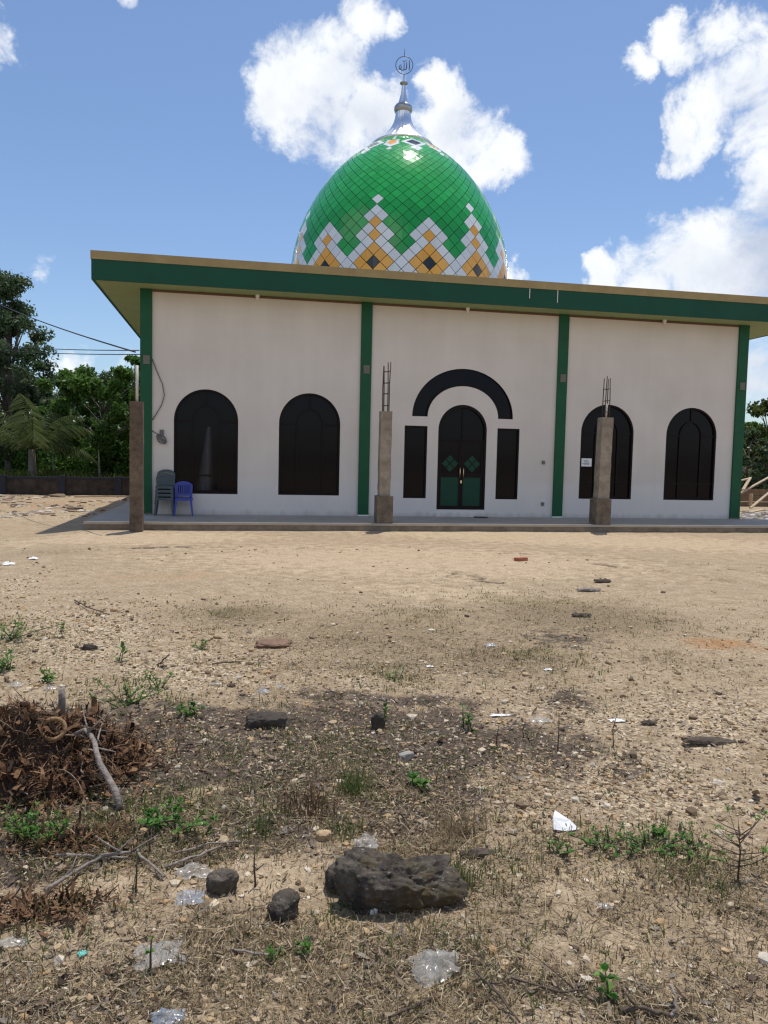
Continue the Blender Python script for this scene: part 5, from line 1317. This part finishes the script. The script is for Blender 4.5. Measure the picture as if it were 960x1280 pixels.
# domain warp so cloud edges billow
wn = wnoise(9, 5, .6); sv = N.new('ShaderNodeVectorMath'); sv.operation = 'SUBTRACT'; L.new(wn.outputs['Color'], sv.inputs[0]); sv.inputs[1].default_value = (.5, .5, .5)
s2 = N.new('ShaderNodeVectorMath'); s2.operation = 'SCALE'; L.new(sv.outputs[0], s2.inputs[0]); s2.inputs['Scale'].default_value = .06
ad = N.new('ShaderNodeVectorMath'); ad.operation = 'ADD'; L.new(D0, ad.inputs[0]); L.new(s2.outputs[0], ad.inputs[1])
wn2 = wnoise(34, 6, .65, 0, (5, 2, 1)); sv2 = N.new('ShaderNodeVectorMath'); sv2.operation = 'SUBTRACT'; L.new(wn2.outputs['Color'], sv2.inputs[0]); sv2.inputs[1].default_value = (.5, .5, .5)
s3 = N.new('ShaderNodeVectorMath'); s3.operation = 'SCALE'; L.new(sv2.outputs[0], s3.inputs[0]); s3.inputs['Scale'].default_value = .045
ad2 = N.new('ShaderNodeVectorMath'); ad2.operation = 'ADD'; L.new(ad.outputs[0], ad2.inputs[0]); L.new(s3.outputs[0], ad2.inputs[1])
nm_ = N.new('ShaderNodeVectorMath'); nm_.operation = 'NORMALIZE'; L.new(ad2.outputs[0], nm_.inputs[0]); DW = nm_.outputs[0]
def cloud_field(blobs):
    acc = None
    for px, py, r, wgt in blobs:
        c = Vector(px) if py is None else ray(px, py)
        c.normalize(); th = r/FPX; k = 1-math.cos(th)
        dt = N.new('ShaderNodeVectorMath'); dt.operation = 'DOT_PRODUCT'; L.new(DW, dt.inputs[0]); dt.inputs[1].default_value = c
        v = wm('MULTIPLY_ADD', dt.outputs['Value'], wgt/k, -(math.cos(th))*wgt/k)
        acc = v if acc is None else wm('SMOOTH_MAX', acc, v, .12)
    return wm('MAXIMUM', acc, 0)
CL = [(388, 108, 76, 1), (345, 115, 46, 1), (412, 58, 46, 1), (445, 12, 45, 1), (492, 14, 22, .9), (425, 150, 62, 1), (468, 140, 44, 1), (440, 190, 42, .8), (550, 106, 32, 1), (560, 155, 48, 1), (600, 185, 52, 1), (635, 185, 36, 1), (560, 205, 60, 1), (325, 140, 25, .8),
      (838, 42, 30, .95), (862, 62, 30, .95), (802, 84, 22, .9), (895, 35, 36, .95), (930, 95, 58, 1), (890, 128, 44, 1), (868, 165, 34, .9), (858, 190, 26, .85), (830, 205, 16, .7), (955, 35, 34, .8), (965, 150, 50, 1),
      (962, 215, 36, 1), (950, 260, 46, 1), (925, 300, 62, 1), (880, 312, 56, 1), (835, 322, 52, 1), (790, 335, 46, 1), (748, 345, 32, 1), (985, 330, 90, 1.1), (900, 350, 80, 1), (800, 370, 60, 1),
      (-6, 58, 30, .9), (640, 350, 22, .8), (92, 458, 30, .62), (165, -2, 16, .6), (48, 336, 16, .5), (170, 462, 30, .5), (940, 470, 60, .62),
      (1150, 250, 120, 1), (1250, 60, 90, 1), (-250, 120, 110, 1), (-180, 380, 80, .8), (300, -260, 140, 1), (760, -300, 120, 1)]
# unseen banks of cloud behind and beside the viewer, added to whiten ambient light
crn = random.Random(4)
for k in range(11):
    a = math.radians(105+150*k/10+crn.uniform(-8, 8)); e = math.radians(crn.choice((14, 22, 38, 52))+crn.uniform(-4, 4))
    CL.append(((math.sin(a)*math.cos(e), math.cos(a)*math.cos(e), math.sin(e)), None, crn.uniform(190, 270), 1))
fldv = cloud_field(CL)
n1 = wnoise(15, 12, .66, .4)
dens = wm('MULTIPLY_ADD', wm('SUBTRACT', n1.outputs['Fac'], .5), 2.5, fldv)
mr = N.new('ShaderNodeMapRange'); mr.interpolation_type = 'SMOOTHSTEP'; mr.inputs['From Min'].default_value = .17; mr.inputs['From Max'].default_value = .95; L.new(dens, mr.inputs['Value'])
gate = N.new('ShaderNodeMapRange'); gate.inputs['From Min'].default_value = .0; gate.inputs['From Max'].default_value = .12; L.new(fldv, gate.inputs['Value'])
cover = wm('MULTIPLY', wm('MULTIPLY', mr.outputs[0], gate.outputs[0]), .97)
GR = [(960, 300, 52, 1), (975, 350, 60, 1), (860, 345, 50, .35), (930, 345, 60, .5), (400, 150, 45, .35), (470, 150, 35, .4), (430, 100, 40, .25), (560, 170, 30, .3), (925, 135, 40, .3), (950, 470, 60, .6)]
grey = cloud_field(GR); n2 = wnoise(20, 6, .6, 0, (3.1, 1.7, .4))
gmask = wm('MULTIPLY', wm('MINIMUM', wm('MULTIPLY_ADD', wm('SUBTRACT', n2.outputs['Fac'], .45), 1.1, wm('MULTIPLY', grey, .95)), 1), 1)
gc = N.new('ShaderNodeClamp'); L.new(gmask, gc.inputs[0])
cc = N.new('ShaderNodeMix'); cc.data_type = 'RGBA'; cc.inputs['A'].default_value = (7.8, 8.0, 8.2, 1); cc.inputs['B'].default_value = (4.3, 4.8, 5.9, 1); L.new(gc.outputs[0], cc.inputs['Factor'])
tint = N.new('ShaderNodeVectorMath'); tint.operation = 'MULTIPLY'; L.new(sky.outputs[0], tint.inputs[0]); tint.inputs[1].default_value = (.86, .93, 1.02)   # clear tropical blue
cm = N.new('ShaderNodeMix'); cm.data_type = 'RGBA'; L.new(cover, cm.inputs['Factor']); L.new(tint.outputs['Vector'], cm.inputs['A']); L.new(cc.outputs['Result'], cm.inputs['B'])
L.new(cm.outputs['Result'], bg.inputs['Color'])
ld = bpy.data.lights.new('sun', 'SUN'); ld.energy = 4.0; ld.angle = math.radians(.55); ld.color = (1, .95, .87)
lo = bpy.data.objects.new('sun', ld); COL.objects.link(lo); lo.rotation_euler = SUN.to_track_quat('Z', 'Y').to_euler(); lo.location = (20, 20, 60)

# ------------------------------------------------------------------ camera and output
cd = bpy.data.cameras.new('camera'); cam = bpy.data.objects.new('camera', cd); COL.objects.link(cam); S.camera = cam
cd.sensor_fit = 'VERTICAL'; cd.sensor_height = 24; cd.sensor_width = 18; cd.lens = 24*FPX/1280; cd.clip_end = 6000; cd.clip_start = .05
mw = Matrix((R2, U2, -_F)).transposed().to_4x4(); mw.translation = EYEP; cam.matrix_world = mw
S.render.resolution_x, S.render.resolution_y = 768, 1024
S.view_settings.view_transform = 'Standard'; S.view_settings.look = 'None'; S.view_settings.gamma = 1; S.view_settings.exposure = -0.07
S.cycles.max_bounces = 6; S.cycles.diffuse_bounces = 4; S.cycles.transparent_max_bounces = 12
S.cycles.filter_width = 1.3
